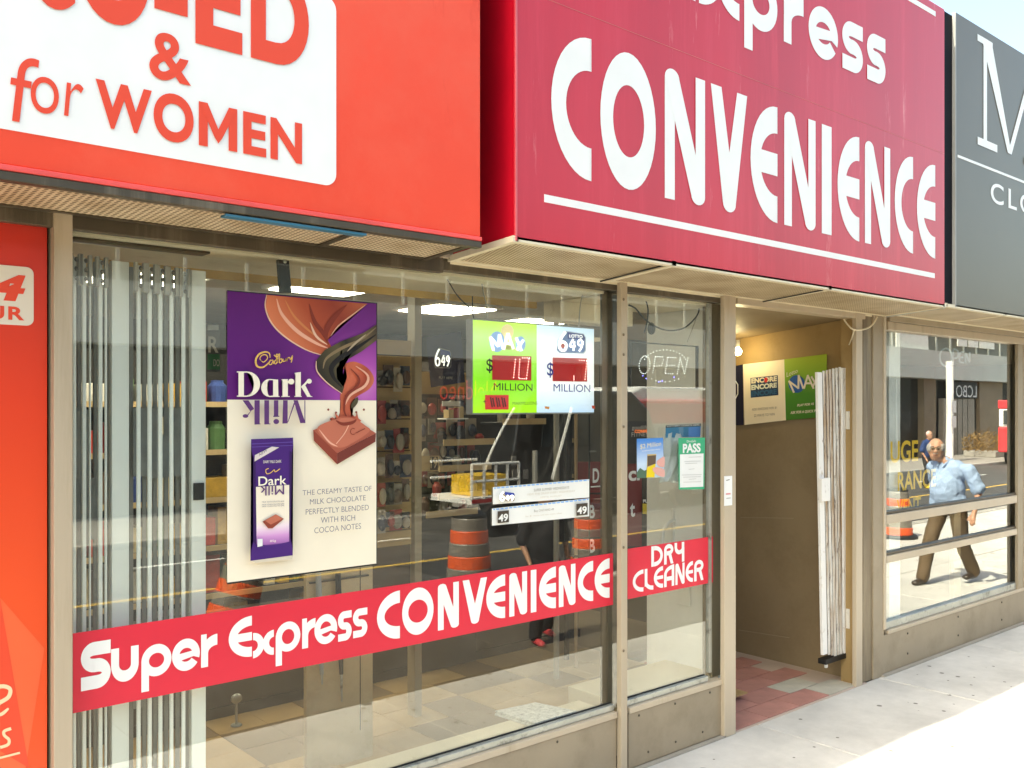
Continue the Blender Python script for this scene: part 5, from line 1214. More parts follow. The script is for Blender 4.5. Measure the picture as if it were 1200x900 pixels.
# ================================================================ doorway: poster, bulb, folded white gate
dp = thing('lottery_poster', 'long ENCORE and MAX lottery poster on the doorway wall', 'poster', (rx1, 3.9, H)); xw = rx1-.012
def wallpt(u, v):   # point on the recess side wall
    dx, dy, b = ray(u, v); t = (xw)/dx; return (xw, dy*t, H+b*t)
class WArt:
    def __init__(s, par): s.p = par; s.k = 0
    def poly(s, px, m, name='print', sm=False):
        s.k += 1
        if sm: px = smooth_loop(px)
        pts = []
        for u, v in px: x, y, z = wallpt(u, v); pts.append((x-.0006*s.k, y, z))
        bm = bmesh.new(); vs = [bm.verts.new(p) for p in pts]; bm.faces.new(vs); bmesh.ops.triangulate(bm, faces=bm.faces[:])
        me = bpy.data.meshes.new(name); bm.to_mesh(me); bm.free(); me.materials.append(m)
        o = bpy.data.objects.new(name, me); col.objects.link(o); o.parent = s.p; o.matrix_parent_inverse = Matrix.Translation(-s.p.location); return o
    def text(s, t, p0, p1, h0, h1, m, bold=0.0, shear=0.0):
        """p0 lower left px, p1 lower right px, heights in px at both ends"""
        s.k += 1; vs, fs = text_geo(t, bold, shear); a = Vector(wallpt(*p0)); b_ = Vector(wallpt(*p1)); c = Vector(wallpt(p0[0], p0[1]-h0)); d = Vector(wallpt(p1[0], p1[1]-h1))
        out = []
        for x, y in vs:
            lo = a.lerp(b_, x); hi = c.lerp(d, x); q = lo.lerp(hi, y); q.x -= .0006*s.k; out.append(tuple(q))
        return MB().add(out, fs).build('lettering', m, s.p)
    def line(s, pts, w_, m):
        for i in range(len(pts)-1):
            a, b_ = Vector(pts[i]), Vector(pts[i+1]); d = (b_-a).normalized(); n = Vector((-d.y, d.x))*w_
            s.poly([tuple(a+n-d*w_*.5), tuple(b_+n+d*w_*.5), tuple(b_-n+d*w_*.5), tuple(a-n-d*w_*.5)], m)
WA = WArt(dp)
def z4(a, b_): return (840+a/6.0, 340+b_/6.0)
WA.poly([(826, 436), (870.5, 427), (871.5, 498), (826, 500)], flatm('poster night blue', (.012, .012, .035)))
WA.poly([z4(185, 522), z4(475, 487), z4(487, 915), z4(195, 948)], flatm('encore cream', (.93, .82, .62)))
xg, yg1, zg1 = wallpt(940, 420); _, _, zg0 = wallpt(940, 495)
WA.poly([z4(475, 487), z4(775, 449), z4(775, 890), z4(487, 915)], gradm('max green print', [(0, (.05, .20, .015)), (.45, (.06, .25, .015)), (.7, (.22, .42, .03)), (1, (.38, .52, .04))], (0, 0, zg0), (0, 0, zg1)))
WA.poly([z4(238, 618), z4(430, 598), z4(434, 738), z4(240, 757)], flatm('encore navy', (.02, .045, .10)))
for k, c_ in enumerate(((.80, .72, .55), (.70, .72, .62), (.03, .12, .24))):
    WA.text('ENCORE', z4(244, 658+46*k), z4(424, 640+45*k), 6.2, 6.0, flatm('encore text %d' % k, c_), bold=.05)
WA.poly([z4(*q) for q in ((338, 620), (352, 615), (360, 632), (352, 648), (338, 645))], flatm('encore red', (.75, .03, .03)), sm=True)
WA.text('ADD ENCORE FOR $1', z4(250, 850), z4(425, 835), 3.0, 2.8, gtx); WA.text('22 WAYS TO WIN', z4(265, 892), z4(410, 880), 3.0, 2.8, gtx)
WA.poly([z4(565+58*math.cos(t*PI/9), 660+62*math.sin(t*PI/9)) for t in range(18)], flatm('max blue', (.015, .10, .35)))
wcr = flatm('cream print', (.82, .74, .58))
for st in (((512, 640), (545, 718)), ((512, 640), (578, 690)), ((578, 690), (580, 600)), ((580, 600), (612, 690)), ((618, 690), (645, 600)), ((645, 600), (685, 690)), ((628, 655), (672, 655)), ((672, 610), (720, 690)), ((715, 610), (680, 680))):
    WA.line([z4(*q) for q in st], 1.1, wcr)
WA.text('Lotto', z4(498, 612), z4(575, 580), 5.5, 5.0, wcr, bold=.0)
WA.text('PLAY FOR $5', z4(572, 822), z4(690, 810), 3.4, 3.2, wcr, bold=.03, shear=.2); WA.text('ASK FOR A QUICK PICK', z4(525, 875), z4(735, 858), 3.8, 3.6, wcr, bold=.03, shear=.2)
WA.line([z4(110, 632), z4(140, 640), z4(156, 665), z4(156, 730), z4(140, 762), z4(110, 765)], .5, wvinyl)
# bulb
bl = thing('light_bulb', 'glowing bare bulb on the doorway wall by the post', 'light bulb', (rx1-.06, wallpt(862, 411)[1]-.02, wallpt(862, 411)[2]))
by, bz = wallpt(862, 411)[1], wallpt(862, 411)[2]
pbx, pby = X(864.5, 4.28), 4.28; pbz = Z(864.5, 412, 4.28)
MB().ball((pbx, pby, pbz), .030, 14, 10).build('bulb', lamp('bulb glow', (1, .82, .5), 32), bl, smooth=True); MB().tube([(pbx, pby, pbz+.028), (pbx, pby, pbz+.09)], .016, 10).build('socket', white, bl)
bl2 = thing('light_bulb', 'second yellow bulb near the doorway ceiling behind the post', 'light bulb', (X(864, 4.1), 4.1, 2.5))
MB().ball((X(866, 4.05), 4.05, Z(866, 362, 4.05)), .030, 12, 8).build('bulb', lamp('yellow bulb glow', (1, .62, .12), 5), bl2, smooth=True); MB().tube([(X(866, 4.05), 4.05, Z(866, 362, 4.05)+.02), (X(866, 4.05), 4.05, Z(866, 362, 4.05)+.1)], .015, 10).build('socket', white, bl2)
# folded gate by the jamb: thin upright channels side by side, leaning a little
fg = thing('folding_gate', 'chipped white folded accordion gate standing by the doorway jamb', 'security gate', (5.95, 3.6, 0))
chip = mat('chipped white gate paint', (.78, .76, .70), .5, 0, .05, 4, streak=True, dirt=(.38, .24, .12), dirt_amt=.50, dirt_scale=16, wear=((.11, .06, .03), .54, 26, .22))
chip2 = mat('clean white gate paint', (.82, .80, .76), .45, 0, .05, 4, dirt=(.45, .34, .22), dirt_amt=.34, dirt_scale=9, wear=((.16, .09, .05), .60, 22, .3))
shadow_ = mat('gate gap shade', (.045, .035, .025), .7)
yf = 3.46
def lean(u_t, u_b, w_t, m, v_t, v_b, y0=yf, dep=.03, name='gate_bar'):
    xt0, zt_ = P(u_t, v_t, y0); xt1 = X(u_t+w_t, y0); xb0_, zb_ = P(u_b, v_b, y0); xb1 = X(u_b+w_t, y0)
    return MB().hexa([(xb0_, y0, zb_), (xb1, y0, zb_), (xb1, y0+dep, zb_), (xb0_, y0+dep, zb_), (xt0, y0, zt_), (xt1, y0, zt_), (xt1, y0+dep, zt_), (xt0, y0+dep, zt_)]).build(name, m, fg, bevel=.002)
lean(958, 964.5, 5.4, chip2, 436, 768, yf-.01, .02)
uu = 964.2
for k in range(6):
    lean(uu, uu+6.6-k*.25, 2.7, chip, 434.5-k*.9, 768+k*.7, yf+.003*(k % 2), .005); uu += 3.8
lean(987, 989.5, 11.5, chip2, 431, 771, yf-.008, .018)
lean(959, 966, 38, shadow_, 437, 768, yf+.012, .012, 'gap_shade')  # dark sheet added behind the slats so the gaps look shaded
bx('gate_foot', black, fg, X(966, yf), X(1000, yf), yf-.012, yf+.05, Z(975, 776, yf), Z(975, 770, yf), .003); MB().lathe((X(971, yf), yf+.02, Z(971, 783, yf)), [(.012, 0), (.014, .015), (.010, .03)], 10).build('caster', white, fg)
bx('lock_box', chip2, fg, X(958, yf), X(968, yf), yf-.035, yf-.011, Z(963, 587, yf), Z(963, 560, yf), .004)
hinge = mat('hinge white', (.74, .70, .62), .5, 0, .05, 4, dirt=(.35, .2, .1), dirt_amt=.35, dirt_scale=30)
for v0, v1 in ((482, 503), (712, 735)):
    bx('hinge', hinge, fg, X(994, yf-.03), X(1005, yf-.03), yf-.04, yf-.012, Z(1000, v1, yf-.03), Z(1000, v0, yf-.03), .002)
    for du in (997, 1003):
        for f in (.2, .5, .8): MB().ball((X(du, yf-.04), yf-.041, Z(1000, v1+(v0-v1)*f, yf-.04)), .0035, 6, 4).build('screw', bronze, fg)
# small white notice on the jamb post
sn = thing('notice', 'small white sticker notice on the doorway post', 'notice', (X(853), D-.03, 1.6)); A = Art(D-.0325, sn)
A.poly([(848.5, 558), (858, 557.5), (858, 592), (848.5, 593)], wvinyl); A.line([(851, 563), (855, 562)], .5, gtx, k=1); A.line([(850.5, 579), (856, 578.5)], .9, flatm('sticker pink', (.7, .3, .3)), k=1); A.line([(851, 584), (856, 583.5)], .35, gtx, k=1)
cable([W(1028, 371, D-.05), W(1022, 381, D-.045), W(1012, 386, D-.03), W(1000, 386, D-.02), W(993, 380, D+.02), W(989, 374, D+.04)], .006, trimw, 'pale electrical cable looping below the soffit at the jamb')
cable([W(1001, 387, D-.02), W(998, 397, D+.02), W(995, 404, D+.06)], .005, trimw, 'short end of pale cable hanging in the doorway')
# neon OPEN in the clothing window
no = thing('open_sign', 'pale neon OPEN sign hung in the clothing shop window', 'sign', (X(1120, 3.6), 3.6, 2.2)); yn = 3.6; A = Art(yn, no)
neon = lamp('neon tube', (.42, .45, .47), .06)
def tube_px(pts, r=.008): MB().tube([W(a, b_, yn) for a, b_ in smooth_line(pts, 5)], r, 6).build('neon_tube', neon, no)
def z6(a, b_): return (1000+a/6.0, 350+b_/6.0)
tube_px([z6(650+42*math.cos(t*PI/8), 412+62*math.sin(t*PI/8)) for t in range(17)]); tube_px([z6(700, 470), z6(702, 360), z6(735, 370), z6(735, 410), z6(703, 420)]); tube_px([z6(772, 375), z6(750, 385), z6(748, 440), z6(772, 450)]); tube_px([z6(750, 412), z6(768, 412)]); tube_px([z6(790, 455), z6(790, 385), z6(815, 445), z6(818, 375)])

# ================================================================ things across the street, seen in the glass
def reversed_wall(name, label, cat): return thing(name, label, cat, (20, -10.2, 0))
ob = thing('opposite_building', 'long low building across the street with grey fascia, seen mirrored in the windows', 'building', (20, -10.2, 0))
yB = -10.1
fas = mat('grey fascia', (.52, .54, .50), .6, 0, .08, .6); stone = mat('brown stone pier', (.26, .20, .13), .7, 0, .15, 1); dglass = mat('dark shop glass', (.015, .017, .018), .15, 0, .3, .5)
panelw = mat('white facade panel', (.75, .75, .70), .6); mull = mat('pale mullion', (.45, .47, .44), .5)
bx('fascia', fas, ob, -12, 60, yB-.5, yB+.35, 3.05, 4.15); bx('upper_wall', mat('upper dark wall', (.10, .11, .10), .5), ob, -12, 60, yB-.5, yB, 4.151, 5.6); bx('roof', shellc, ob, -12, 60, yB-9, yB-.501, 5.2, 5.4)
bx('shop_glazing', dglass, ob, -12, 60, yB-.3, yB-.25, 0, 3.049)
for k in range(60):
    x = -11.5+1.2*k; bx('mullion', mull, ob, x, x+.06, yB+.001, yB+.05, 4.16, 5.55)
bx('mullion', mull, ob, -12, 60, yB+.051, yB+.08, 4.75, 4.81)
for k in range(16):
    x = -11+4.6*k+random.uniform(-.6, .6); wd = random.uniform(.5, 1.1); bx('pier', stone, ob, x, x+wd, yB-.24, yB+.0, 0, 3.049)
for k in range(30):
    x = -10+2.3*k; bx('door_frame', mat('grey frame', (.30, .31, .30), .5), ob, x, x+.07, yB-.24, yB-.2, 0, 3.0)
# panels and openings mirrored in the right hand pane
for u0, u1, z0, z1, m_ in ((1050, 1088, 4.16, 4.9, panelw), (1050, 1088, 5.0, 5.6, panelw), (1122, 1133, 4.45, 5.2, panelw), (1135, 1146, 4.45, 5.2, panelw), (1148, 1165, 4.45, 5.2, panelw)):
    bx('wall_panel', m_, ob, MX(u0, 16.8), MX(u1, 16.8), yB+.081, yB+.12, z0, z1)
bx('timber_door', mat('grey timber', (.34, .30, .24), .7, 0, .1, 2, streak=True), ob, MX(1108, 16.8), MX(1144, 16.8), yB-.2, yB+.02, 0, 2.3)
for u in (1112, 1118, 1124, 1130, 1136): bx('plank_joint', bronze, ob, MX(u, 16.8), MX(u, 16.8)+.03, yB+.021, yB+.03, 0, 2.3)
bx('pier', stone, ob, MX(1149, 16.8), MX(1176, 16.8), yB-.1, yB+.06, 0, 3.04)
def mtext(s, xa, xb_, z0, z1, y, m, par, bold=.0):     # lettering that faces +y
    vs, fs = text_geo(s, bold); MB().add([(xb_-a*(xb_-xa), y, z0+b_*(z1-z0)) for a, b_ in vs], fs).build('lettering', m, par)
sg = thing('liquor_sign', 'LCBO wall sign across the street, mirrored in the right window', 'sign', (39, yB, 2.4)); 
bx('board', black, sg, MX(1118, 16.8), MX(1146, 16.8), yB+.032, yB+.08, 2.32, 3.0); mtext('LCBO', MX(1121, 16.8), MX(1145, 16.8), 2.36, 2.85, yB+.082, wvinyl, sg); 
rs = thing('red_letter_sign', 'red shop name across the street, mirrored over the dark shelves', 'sign', (12, yB, 2.2)); mtext('Neldneo', MX(506, 16.8), MX(572, 16.8), 2.12, 2.55, yB+.40, flatm('red neon letters', (.80, .05, .03), emit=.5), rs, bold=-.01)

# man in a blue shirt and other people on the pavement
def tri_mesh_from(parts, voxel, name, m, parent, smooth_it=6, noise=0.0):
    """parts: list of ('cap', p, q, r0, r1, squash) and ('ball', c, (rx,ry,rz)); united into one continuous surface"""
    mb = MB()
    for pt in parts:
        if pt[0] == 'ball': mb.ball(pt[1], pt[2], 20, 14)
        else:
            _, p, q, r0, r1 = pt[:5]; p = Vector(p); q = Vector(q)
            n_ = 6; mb.tube([p.lerp(q, i/n_) for i in range(n_+1)], [r0+(r1-r0)*i/n_ for i in range(n_+1)], 14)
            mb.ball(p, r0, 14, 10); mb.ball(q, r1, 14, 10)
    o = mb.build(name, m, parent)
    rm = o.modifiers.new('r', 'REMESH'); rm.mode = 'VOXEL'; rm.voxel_size = voxel; rm.use_smooth_shade = True
    s = o.modifiers.new('s', 'SMOOTH'); s.iterations = smooth_it; s.factor = .5
    if noise:
        tx = bpy.data.textures.new('folds', 'CLOUDS'); tx.noise_scale = .07
        d = o.modifiers.new('d', 'DISPLACE'); d.texture = tx; d.strength = noise; d.mid_level = .5
    return o
def person(root, fx, sc_=1.0, pose=None, mats=None, hat=False, bald=True, belly=0.06, voxel=.009, glasses=True, headyaw=0.0):
    """figure facing local -Y, standing on z=0, then turned and mirrored by fx (function local -> world)"""
    J = dict(head=(0, -.05, 1.60), neck=(0, 0, 1.46), chest=(0, 0, 1.28), waist=(0, .02, 1.02), pel=(0, .02, .93),
             ls=(-.19, .0, 1.40), le=(-.25, .04, 1.12), lw=(-.22, -.10, .90), rs=(.19, 0, 1.40), re=(.30, .05, 1.13), rw=(.31, -.04, .88),
             lh=(-.10, 0, .90), lk=(-.12, -.10, .50), la=(-.13, -.05, .09), rh=(.10, 0, .90), rk=(.13, -.02, .50), ra=(.13, .18, .12))
    if pose: J.update(pose)
    f = lambda p: tuple(fx(Vector(p)*sc_))
    V_ = {k: f(v) for k, v in J.items()}; s = sc_
    skin, shirt, pants, shoe, hair = mats
    hd = Vector(J['head']); hr = Matrix.Rotation(headyaw, 3, 'Z')
    body = [('ball', f(hd+hr@Vector((0, 0, .02))), (.086*s, .098*s, .122*s)), ('ball', f(hd+hr@Vector((0, -.025, -.065))), (.066*s, .068*s, .066*s)), ('cap', V_['neck'], f(hd+hr@Vector((0, .02, -.06))), .056*s, .052*s),
            ('ball', f(hd+hr@Vector((0, -.098, -.012))), (.016*s, .022*s, .024*s)), ('ball', f(hd+hr@Vector((0, -.088, .012))), (.011*s, .014*s, .02*s)), ('ball', f(hd+hr@Vector((0, -.080, .038))), (.05*s, .014*s, .010*s)),
            ('ball', f(hd+hr@Vector((-.080, .01, -.005))), (.012*s, .02*s, .032*s)), ('ball', f(hd+hr@Vector((.080, .01, -.005))), (.012*s, .02*s, .032*s)), ('ball', f(hd+hr@Vector((0, -.085, -.052))), (.026*s, .012*s, .008*s)),
            ('cap', V_['neck'], V_['chest'], .07*s, .09*s), ('cap', V_['chest'], V_['pel'], .10*s, .10*s)]
    for a in 'lr':
        sh_, el, wr_ = (Vector(V_[a+k]) for k in 'sew')
        body += [('cap', sh_, el, .050*s, .042*s), ('cap', el, wr_, .041*s, .027*s)]
        d = (wr_-el).normalized(); side = d.cross(Vector((0, 0, 1))); side = side.normalized() if side.length > .1 else Vector((0, 1, 0)); side = Vector((side.x, side.y, side.z))
        pal = wr_+d*.045*s; body += [('cap', wr_, pal+d*.03*s, .026*s, .030*s), ('cap', wr_+d*.04*s-side*.034*s, wr_+d*.04*s-side*.040*s+side*.0, .014*s, .014*s)]
        for i, L_ in enumerate((.070, .082, .078, .060)):
            o_ = side*((i-1.5)*.019*s); p0 = pal+d*.03*s+o_; p1 = p0+d*L_*.5*s; nrm = d.cross(side); p2 = p1+(d*.8+nrm*.6)*L_*.5*s
            body += [('cap', p0, p1, .0100*s, .0092*s), ('cap', p1, p2, .0092*s, .0078*s)]
        tb_ = wr_+d*.025*s-side*.026*s; body += [('cap', tb_, tb_+(d*.7-side*.6)*.04*s, .0125*s, .011*s), ('cap', tb_+(d*.7-side*.6)*.04*s, tb_+(d*1.0-side*.5)*.068*s, .011*s, .009*s)]
        body += [('cap', V_[a+'h'], V_[a+'k'], .07*s, .05*s), ('cap', V_[a+'k'], V_[a+'a'], .048*s, .036*s)]
    tri_mesh_from(body, voxel, 'body', skin, root, 3)
    # shirt
    ch, wa = Vector(J['chest']), Vector(J['waist'])
    sp_ = [('ball', f(ch+Vector((-.075, 0, .04))), (.135*s, .125*s, .16*s)), ('ball', f(ch+Vector((.075, 0, .04))), (.135*s, .125*s, .16*s)), ('ball', f(wa+Vector((0, -belly*.6, .10))), (.20*s, (.15+belly*.4)*s, .24*s)), ('ball', f(ch+Vector((0, -.01, -.08))), (.19*s, .15*s, .22*s)),
           ('cap', f(wa+Vector((-.06, -belly*.5, -.03))), f(wa+Vector((.06, -belly*.5, -.03))), (.125+belly*.3)*s, (.125+belly*.3)*s), ('cap', V_['ls'], V_['rs'], .068*s, .068*s), ('cap', f(ch), V_['neck'], .10*s, .070*s)]
    for a in 'lr':
        sh_, el = Vector(V_[a+'s']), Vector(V_[a+'e']); sp_ += [('cap', sh_, sh_.lerp(el, .85), .072*s, .086*s)]
    tri_mesh_from(sp_, voxel*1.2, 'shirt', shirt, root, 3, .026*s)
    colr = []
    for sgn in (-1, 1):
        colr += [('cap', f(Vector(J['neck'])+Vector((sgn*.062, .02, .035))), f(Vector(J['neck'])+Vector((sgn*.035, -.115, -.045))), .017*s, .012*s)]
    tri_mesh_from(colr, .008, 'collar', shirt, root, 2)
    # trousers
    tp = [('ball', V_['pel'], (.165*s, .145*s, .12*s))]
    for a in 'lr': tp += [('cap', V_[a+'h'], V_[a+'k'], .105*s, .082*s), ('cap', V_[a+'k'], V_[a+'a'], .080*s, .078*s)]
    tri_mesh_from(tp, voxel*1.3, 'trousers', pants, root, 5, .014*s)
    for a in 'lr':
        an = Vector(J[a+'a']); tri_mesh_from([('cap', f(an+Vector((0, .02, -.045))), f(an+Vector((0, -.14, -.055))), .044*s, .036*s), ('ball', f(an+Vector((0, -.15, -.06))), (.045*s, .05*s, .03*s)), ('ball', f(an+Vector((0, .01, -.02))), (.045*s, .055*s, .05*s))], .009, 'shoe', shoe, root, 3)
    # hair: a fringe round the sides and back if bald, else a cap
    hp = []
    if bald:
        for t in range(-6, 7):
            A_ = t*PI/8.2; hp.append(('ball', f(hd+hr@Vector((.076*math.sin(A_), .012+.078*math.cos(A_), .028))), (.030*s, .032*s, .056*s)))
    else: hp = [('ball', f(hd+hr@Vector((0, .02, .05))), (.088*s, .095*s, .090*s))]
    tri_mesh_from(hp, .008, 'hair', hair, root, 2, .008)
    mo = MB(); eyes = MB()
    for sgn in (-1, 1): eyes.ball(f(hd+hr@Vector((sgn*.030, -.079, .018))), (.014*s, .013*s, .008*s), 10, 6)
    eyes.build('eyes', black, root)
    br_ = MB()
    for sgn in (-1, 1): br_.tube([f(hd+hr@Vector((sgn*.012, -.096, .040))), f(hd+hr@Vector((sgn*.034, -.098, .046))), f(hd+hr@Vector((sgn*.054, -.084, .038)))], .0065*s, 6)
    br_.build('eyebrows', mat('dark grey brow', (.10, .09, .08), .9), root)
    MB().tube([f(hd+hr@Vector((-.022, -.098, -.060))), f(hd+hr@Vector((0, -.104, -.058))), f(hd+hr@Vector((.022, -.098, -.060)))], .0045*s, 6).build('lips', mat('lips', (.30, .10, .08), .5), root)
    if bald:
        tri_mesh_from([('cap', f(hd+hr@Vector((-.024, -.095, -.036))), f(hd+hr@Vector((.024, -.095, -.036))), .007*s, .007*s)], .005, 'moustache', hair, root, 1)
    if glasses:
        g = MB()
        for sgn in (-1, 1):
            c = hd+hr@Vector((sgn*.032, -.098, .014)); g.tube([f(c+hr@Vector((.024*math.cos(t*PI/6), 0, .018*math.sin(t*PI/6)))) for t in range(13)], .0034*s, 6, False)
            g.tube([f(hd+hr@Vector((sgn*.056, -.096, .018))), f(hd+hr@Vector((sgn*.084, .0, .012)))], .002*s, 6)
        g.tube([f(hd+hr@Vector((-.009, -.098, .018))), f(hd+hr@Vector((.009, -.098, .018)))], .002*s, 6); g.build('glasses', mat('spectacle frame', (.5, .42, .3), .3, .5), root)
def place(gx, gy, yaw, mirror=True, gz=0.0):
    """local figure (facing -Y) -> world; yaw turns it about z. mirrored in x so that left and right read correctly in the glass"""
    c, s = math.cos(yaw), math.sin(yaw)
    def fx(p):
        x = -p.x if mirror else p.x
        return Vector((gx+c*x-s*p.y, gy+s*x+c*p.y, gz+p.z))
    return fx
skin = mat('skin', (.50, .27, .17), .5, 0, .1, 10); bshirt = mat('pale blue cotton shirt', (.34, .46, .66), .8, 0, .05, 8); bpants = mat('brown trousers', (.11, .07, .032), .8, 0, .15, 5)
dshoe = mat('dark leather shoes', (.04, .028, .02), .35); ghair = mat('grey hair', (.42, .40, .37), .9, 0, .15, 40)
gx, gy = mirror_ground(1113, 683)
man = thing('person', 'man in a pale blue short sleeved shirt and brown trousers walking past', 'person', (gx, gy, 0))
# virtual image must face the camera and a little left; yaw chosen in mirrored space
dxm, dym, _ = ray(1110, 477)
yaw_v = math.atan2(dxm, dym)*-1.0           # faces back along the mirrored sight line
def man_fx(p):
    # local (mirrored world): +X right in the picture, -Y towards the viewer
    a = yaw_v-0.55; c, s = math.cos(a), math.sin(a)
    vx = gx+c*p.x-s*p.y; vy = (2*G-gy)+s*p.x+c*p.y
    return Vector((vx, 2*G-vy, p.z))
person(man, man_fx, .925, pose=dict(head=(-.10, -.12, 1.59), neck=(-.03, -.03, 1.45), lh=(-.10, 0, .92), lk=(-.12, -.22, .50), la=(-.13, -.34, .09), rh=(.10, 0, .92), rk=(.11, .06, .50), ra=(.12, .30, .13),
       ls=(-.22, .0, 1.38), le=(-.25, .16, 1.14), lw=(-.14, .24, .98), rs=(.24, 0, 1.37), re=(.33, .05, 1.12), rw=(.33, -.05, .87)), mats=(skin, bshirt, bpants, dshoe, ghair), belly=.11, voxel=.008, headyaw=.50)
tag(MB().box(0, .001, 0, .001, 0, .001).build('x', None), 'x', 'x') if False else None
# belt
bb = MB(); 
for i in range(25):
    a = 2*PI*i/24; bb.v.append(man_fx(Vector((.168*math.cos(a), .02-.03+.17*math.sin(a), .925))*.925)); bb.v.append(man_fx(Vector((.168*math.cos(a), -.01+.17*math.sin(a), .965))*.925))
bb.f = [(2*i, 2*i+2, 2*i+3, 2*i+1) for i in range(24)]; bo_ = bb.build('belt', black, man); bo_.modifiers.new('s', 'SOLIDIFY').thickness = .006
def mk_fx(u, v, turn=0.0):
    x, y = mirror_ground(u, v); dx, dy, _ = ray(u, 477); a = -math.atan2(dx, dy)+turn; c, s = math.cos(a), math.sin(a)
    return (x, y), (lambda p: Vector((x+c*p.x-s*p.y, 2*G-((2*G-y)+s*p.x+c*p.y), p.z)))
dkc = mat('dark jacket', (.018, .018, .022), .8); redshoe = mat('red running shoes', (.60, .06, .07), .5)
(px_, py_), f2 = mk_fx(637, 752, .5)
pr = thing('person', 'person in dark clothes and red running shoes on the sidewalk', 'person', (px_, py_, 0)); person(pr, f2, .74, mats=(skin, dkc, dkc, redshoe, black), bald=False, voxel=.013, glasses=False, belly=.02)
(px_, py_), f3 = mk_fx(1087, 571, 1.0)
pr = thing('person', 'distant person in navy with a yellow vest on the far sidewalk', 'person', (px_, py_, 0))
person(pr, lambda p: f3(p)+Vector((0, 0, -.02)), .80, mats=(skin, mat('navy jacket', (.02, .05, .16), .8), mat('dark slacks', (.03, .03, .035), .8), mat('yellow boots', (.75, .5, .03), .6), mat('pink cap', (.7, .45, .42), .8)), bald=False, voxel=.016, glasses=False, belly=.02)

# traffic barrels
orange = mat('orange barrel plastic', (.85, .12, .03), .45, 0, .06, 4, dirt=(.55, .09, .04), dirt_amt=.3, dirt_scale=6); grst = mat('grey reflective stripe', (.22, .20, .17), .3)
def barrel(u, v, label, s=1.0, tilt=0.0, z0=-.10):
    x, y = mirror_ground(u, v)
    if y > -.78: z0 = 0
    t = thing('traffic_barrel', label, 'traffic barrel', (x, y, z0), 'orange traffic barrels in the road')
    R_ = .26*s; hh = .80*s
    mb = MB().lathe((0, 0, 0), [(R_*1.35, 0), (R_*1.35, .04*s), (R_*1.2, .07*s)], 20); parts = [('base', mb, black)]
    n_ = 6; z = .072*s; prev = R_
    for i in range(n_):
        za_, zb_ = .072*s+i*hh/n_, .072*s+(i+1)*hh/n_-.002; ra_ = R_*(1-.05*i); parts.append(('orange_band' if i % 2 == 0 else 'reflective_band', MB().lathe((0, 0, 0), [(ra_, za_), (ra_*.985, zb_-.01), (ra_*.95, zb_)], 24), orange if i % 2 == 0 else grst))
    parts.append(('handle', MB().lathe((0, 0, 0), [(R_*.72, .072*s+hh), (R_*.72, .1*s+hh), (R_*.5, .14*s+hh)], 20), black))
    Rm = Matrix.Rotation(tilt, 3, 'Y')
    for n, m_, mt in parts:
        m_.v = [tuple(Rm @ Vector(p)+Vector((x, y, z0))) for p in m_.v]; m_.build(n, mt, t, smooth=False)
    return t
barrel(550, 690, 'orange and grey striped barrel below the white strips in the reflection')
barrel(690, 660, 'farther orange barrel mirrored near the window post', .9)
barrel(268, 722, 'leaning orange barrel mirrored left of the poster', .9, .30)
(tx_, ty_) = mirror_ground(1052, 634)
barrel(1052, 630, 'orange barrel with dark base mirrored at the left edge of the clothing window', .8)

# bicycle leaning at the far kerb
bxp, byp = mirror_ground(545, 603); 
bk = thing('bicycle', 'black bicycle parked at the far kerb, mirrored behind the barrel', 'bicycle', (bxp, -7.4, 0)); byc = -7.4
fr = MB()
c1, c2 = (bxp-.5, byc, .34), (bxp+.5, byc, .34)
for c in (c1, c2):
    MB().tube([(c[0]+.33*math.cos(t*PI/12), c[1], c[2]+.33*math.sin(t*PI/12)) for t in range(25)], .018, 6, False).build('wheel', black, bk)
s_, h_, b_ = (bxp-.18, byc, .82), (bxp+.34, byc, .85), (bxp-.06, byc, .32)
for p, q in ((c1, s_), (s_, h_), (h_, b_), (b_, s_), (c1, b_), (h_, c2)): fr.tube([p, q], .016, 6)
fr.build('frame', mat('bike frame', (.06, .06, .07), .3), bk); MB().tube([(h_[0], byc-.25, 1.0), (h_[0], byc, .97), (h_[0], byc+.25, 1.0)], .013, 6).build('handlebar', alu, bk); MB().ball((s_[0], byc, .90), (.13, .06, .03), 10, 6).build('saddle', black, bk)
# dark parked van
vx0, vx1 = MX(582, 13.2), MX(672, 13.2)
vn = thing('parked_van', 'black van parked across the road, mirrored behind the lottery strips', 'van', ((vx0+vx1)/2, -6.2, -.1)); ymid = -6.0
prof = [(vx0-.6, .25), (vx1+1.2, .25), (vx1+1.3, 1.0), (vx1+.9, 1.9), (vx1+.4, 2.25), (vx0-.1, 2.25), (vx0-.45, 2.0), (vx0-.6, 1.2)]
MB().prism(prof, -6.8, -5.2).build('body', mat('black van paint', (.012, .013, .015), .2, 0, .1, 1, coat=.6), vn, bevel=.05)
MB().prism([(vx0, 1.25), (vx0+1.3, 1.25), (vx0+1.3, 2.0), (vx0+.1, 2.0)], -5.19, -5.17).build('window', mat('tinted glass', (.02, .03, .035), .05), vn); MB().prism([(vx0+1.5, 1.25), (vx1+.9, 1.25), (vx1+.6, 2.0), (vx0+1.5, 2.0)], -5.19, -5.17).build('window', mat('tinted glass', (.02, .03, .035), .05), vn)
for xx in (vx0+.2, vx1+.5):
    for yy_ in (-6.7, -5.3): MB().tube([(xx, yy_-.1, .24), (xx, yy_+.12, .24)], .33, 20).build('wheel', black, vn)
bx('door_handle', alu, vn, vx0+1.2, vx0+1.36, -5.19, -5.16, 1.12, 1.15); bx('bumper', mat('grey bumper', (.1, .1, .1), .5), vn, vx0-.68, vx0-.5, -6.75, -5.25, .25, .5)
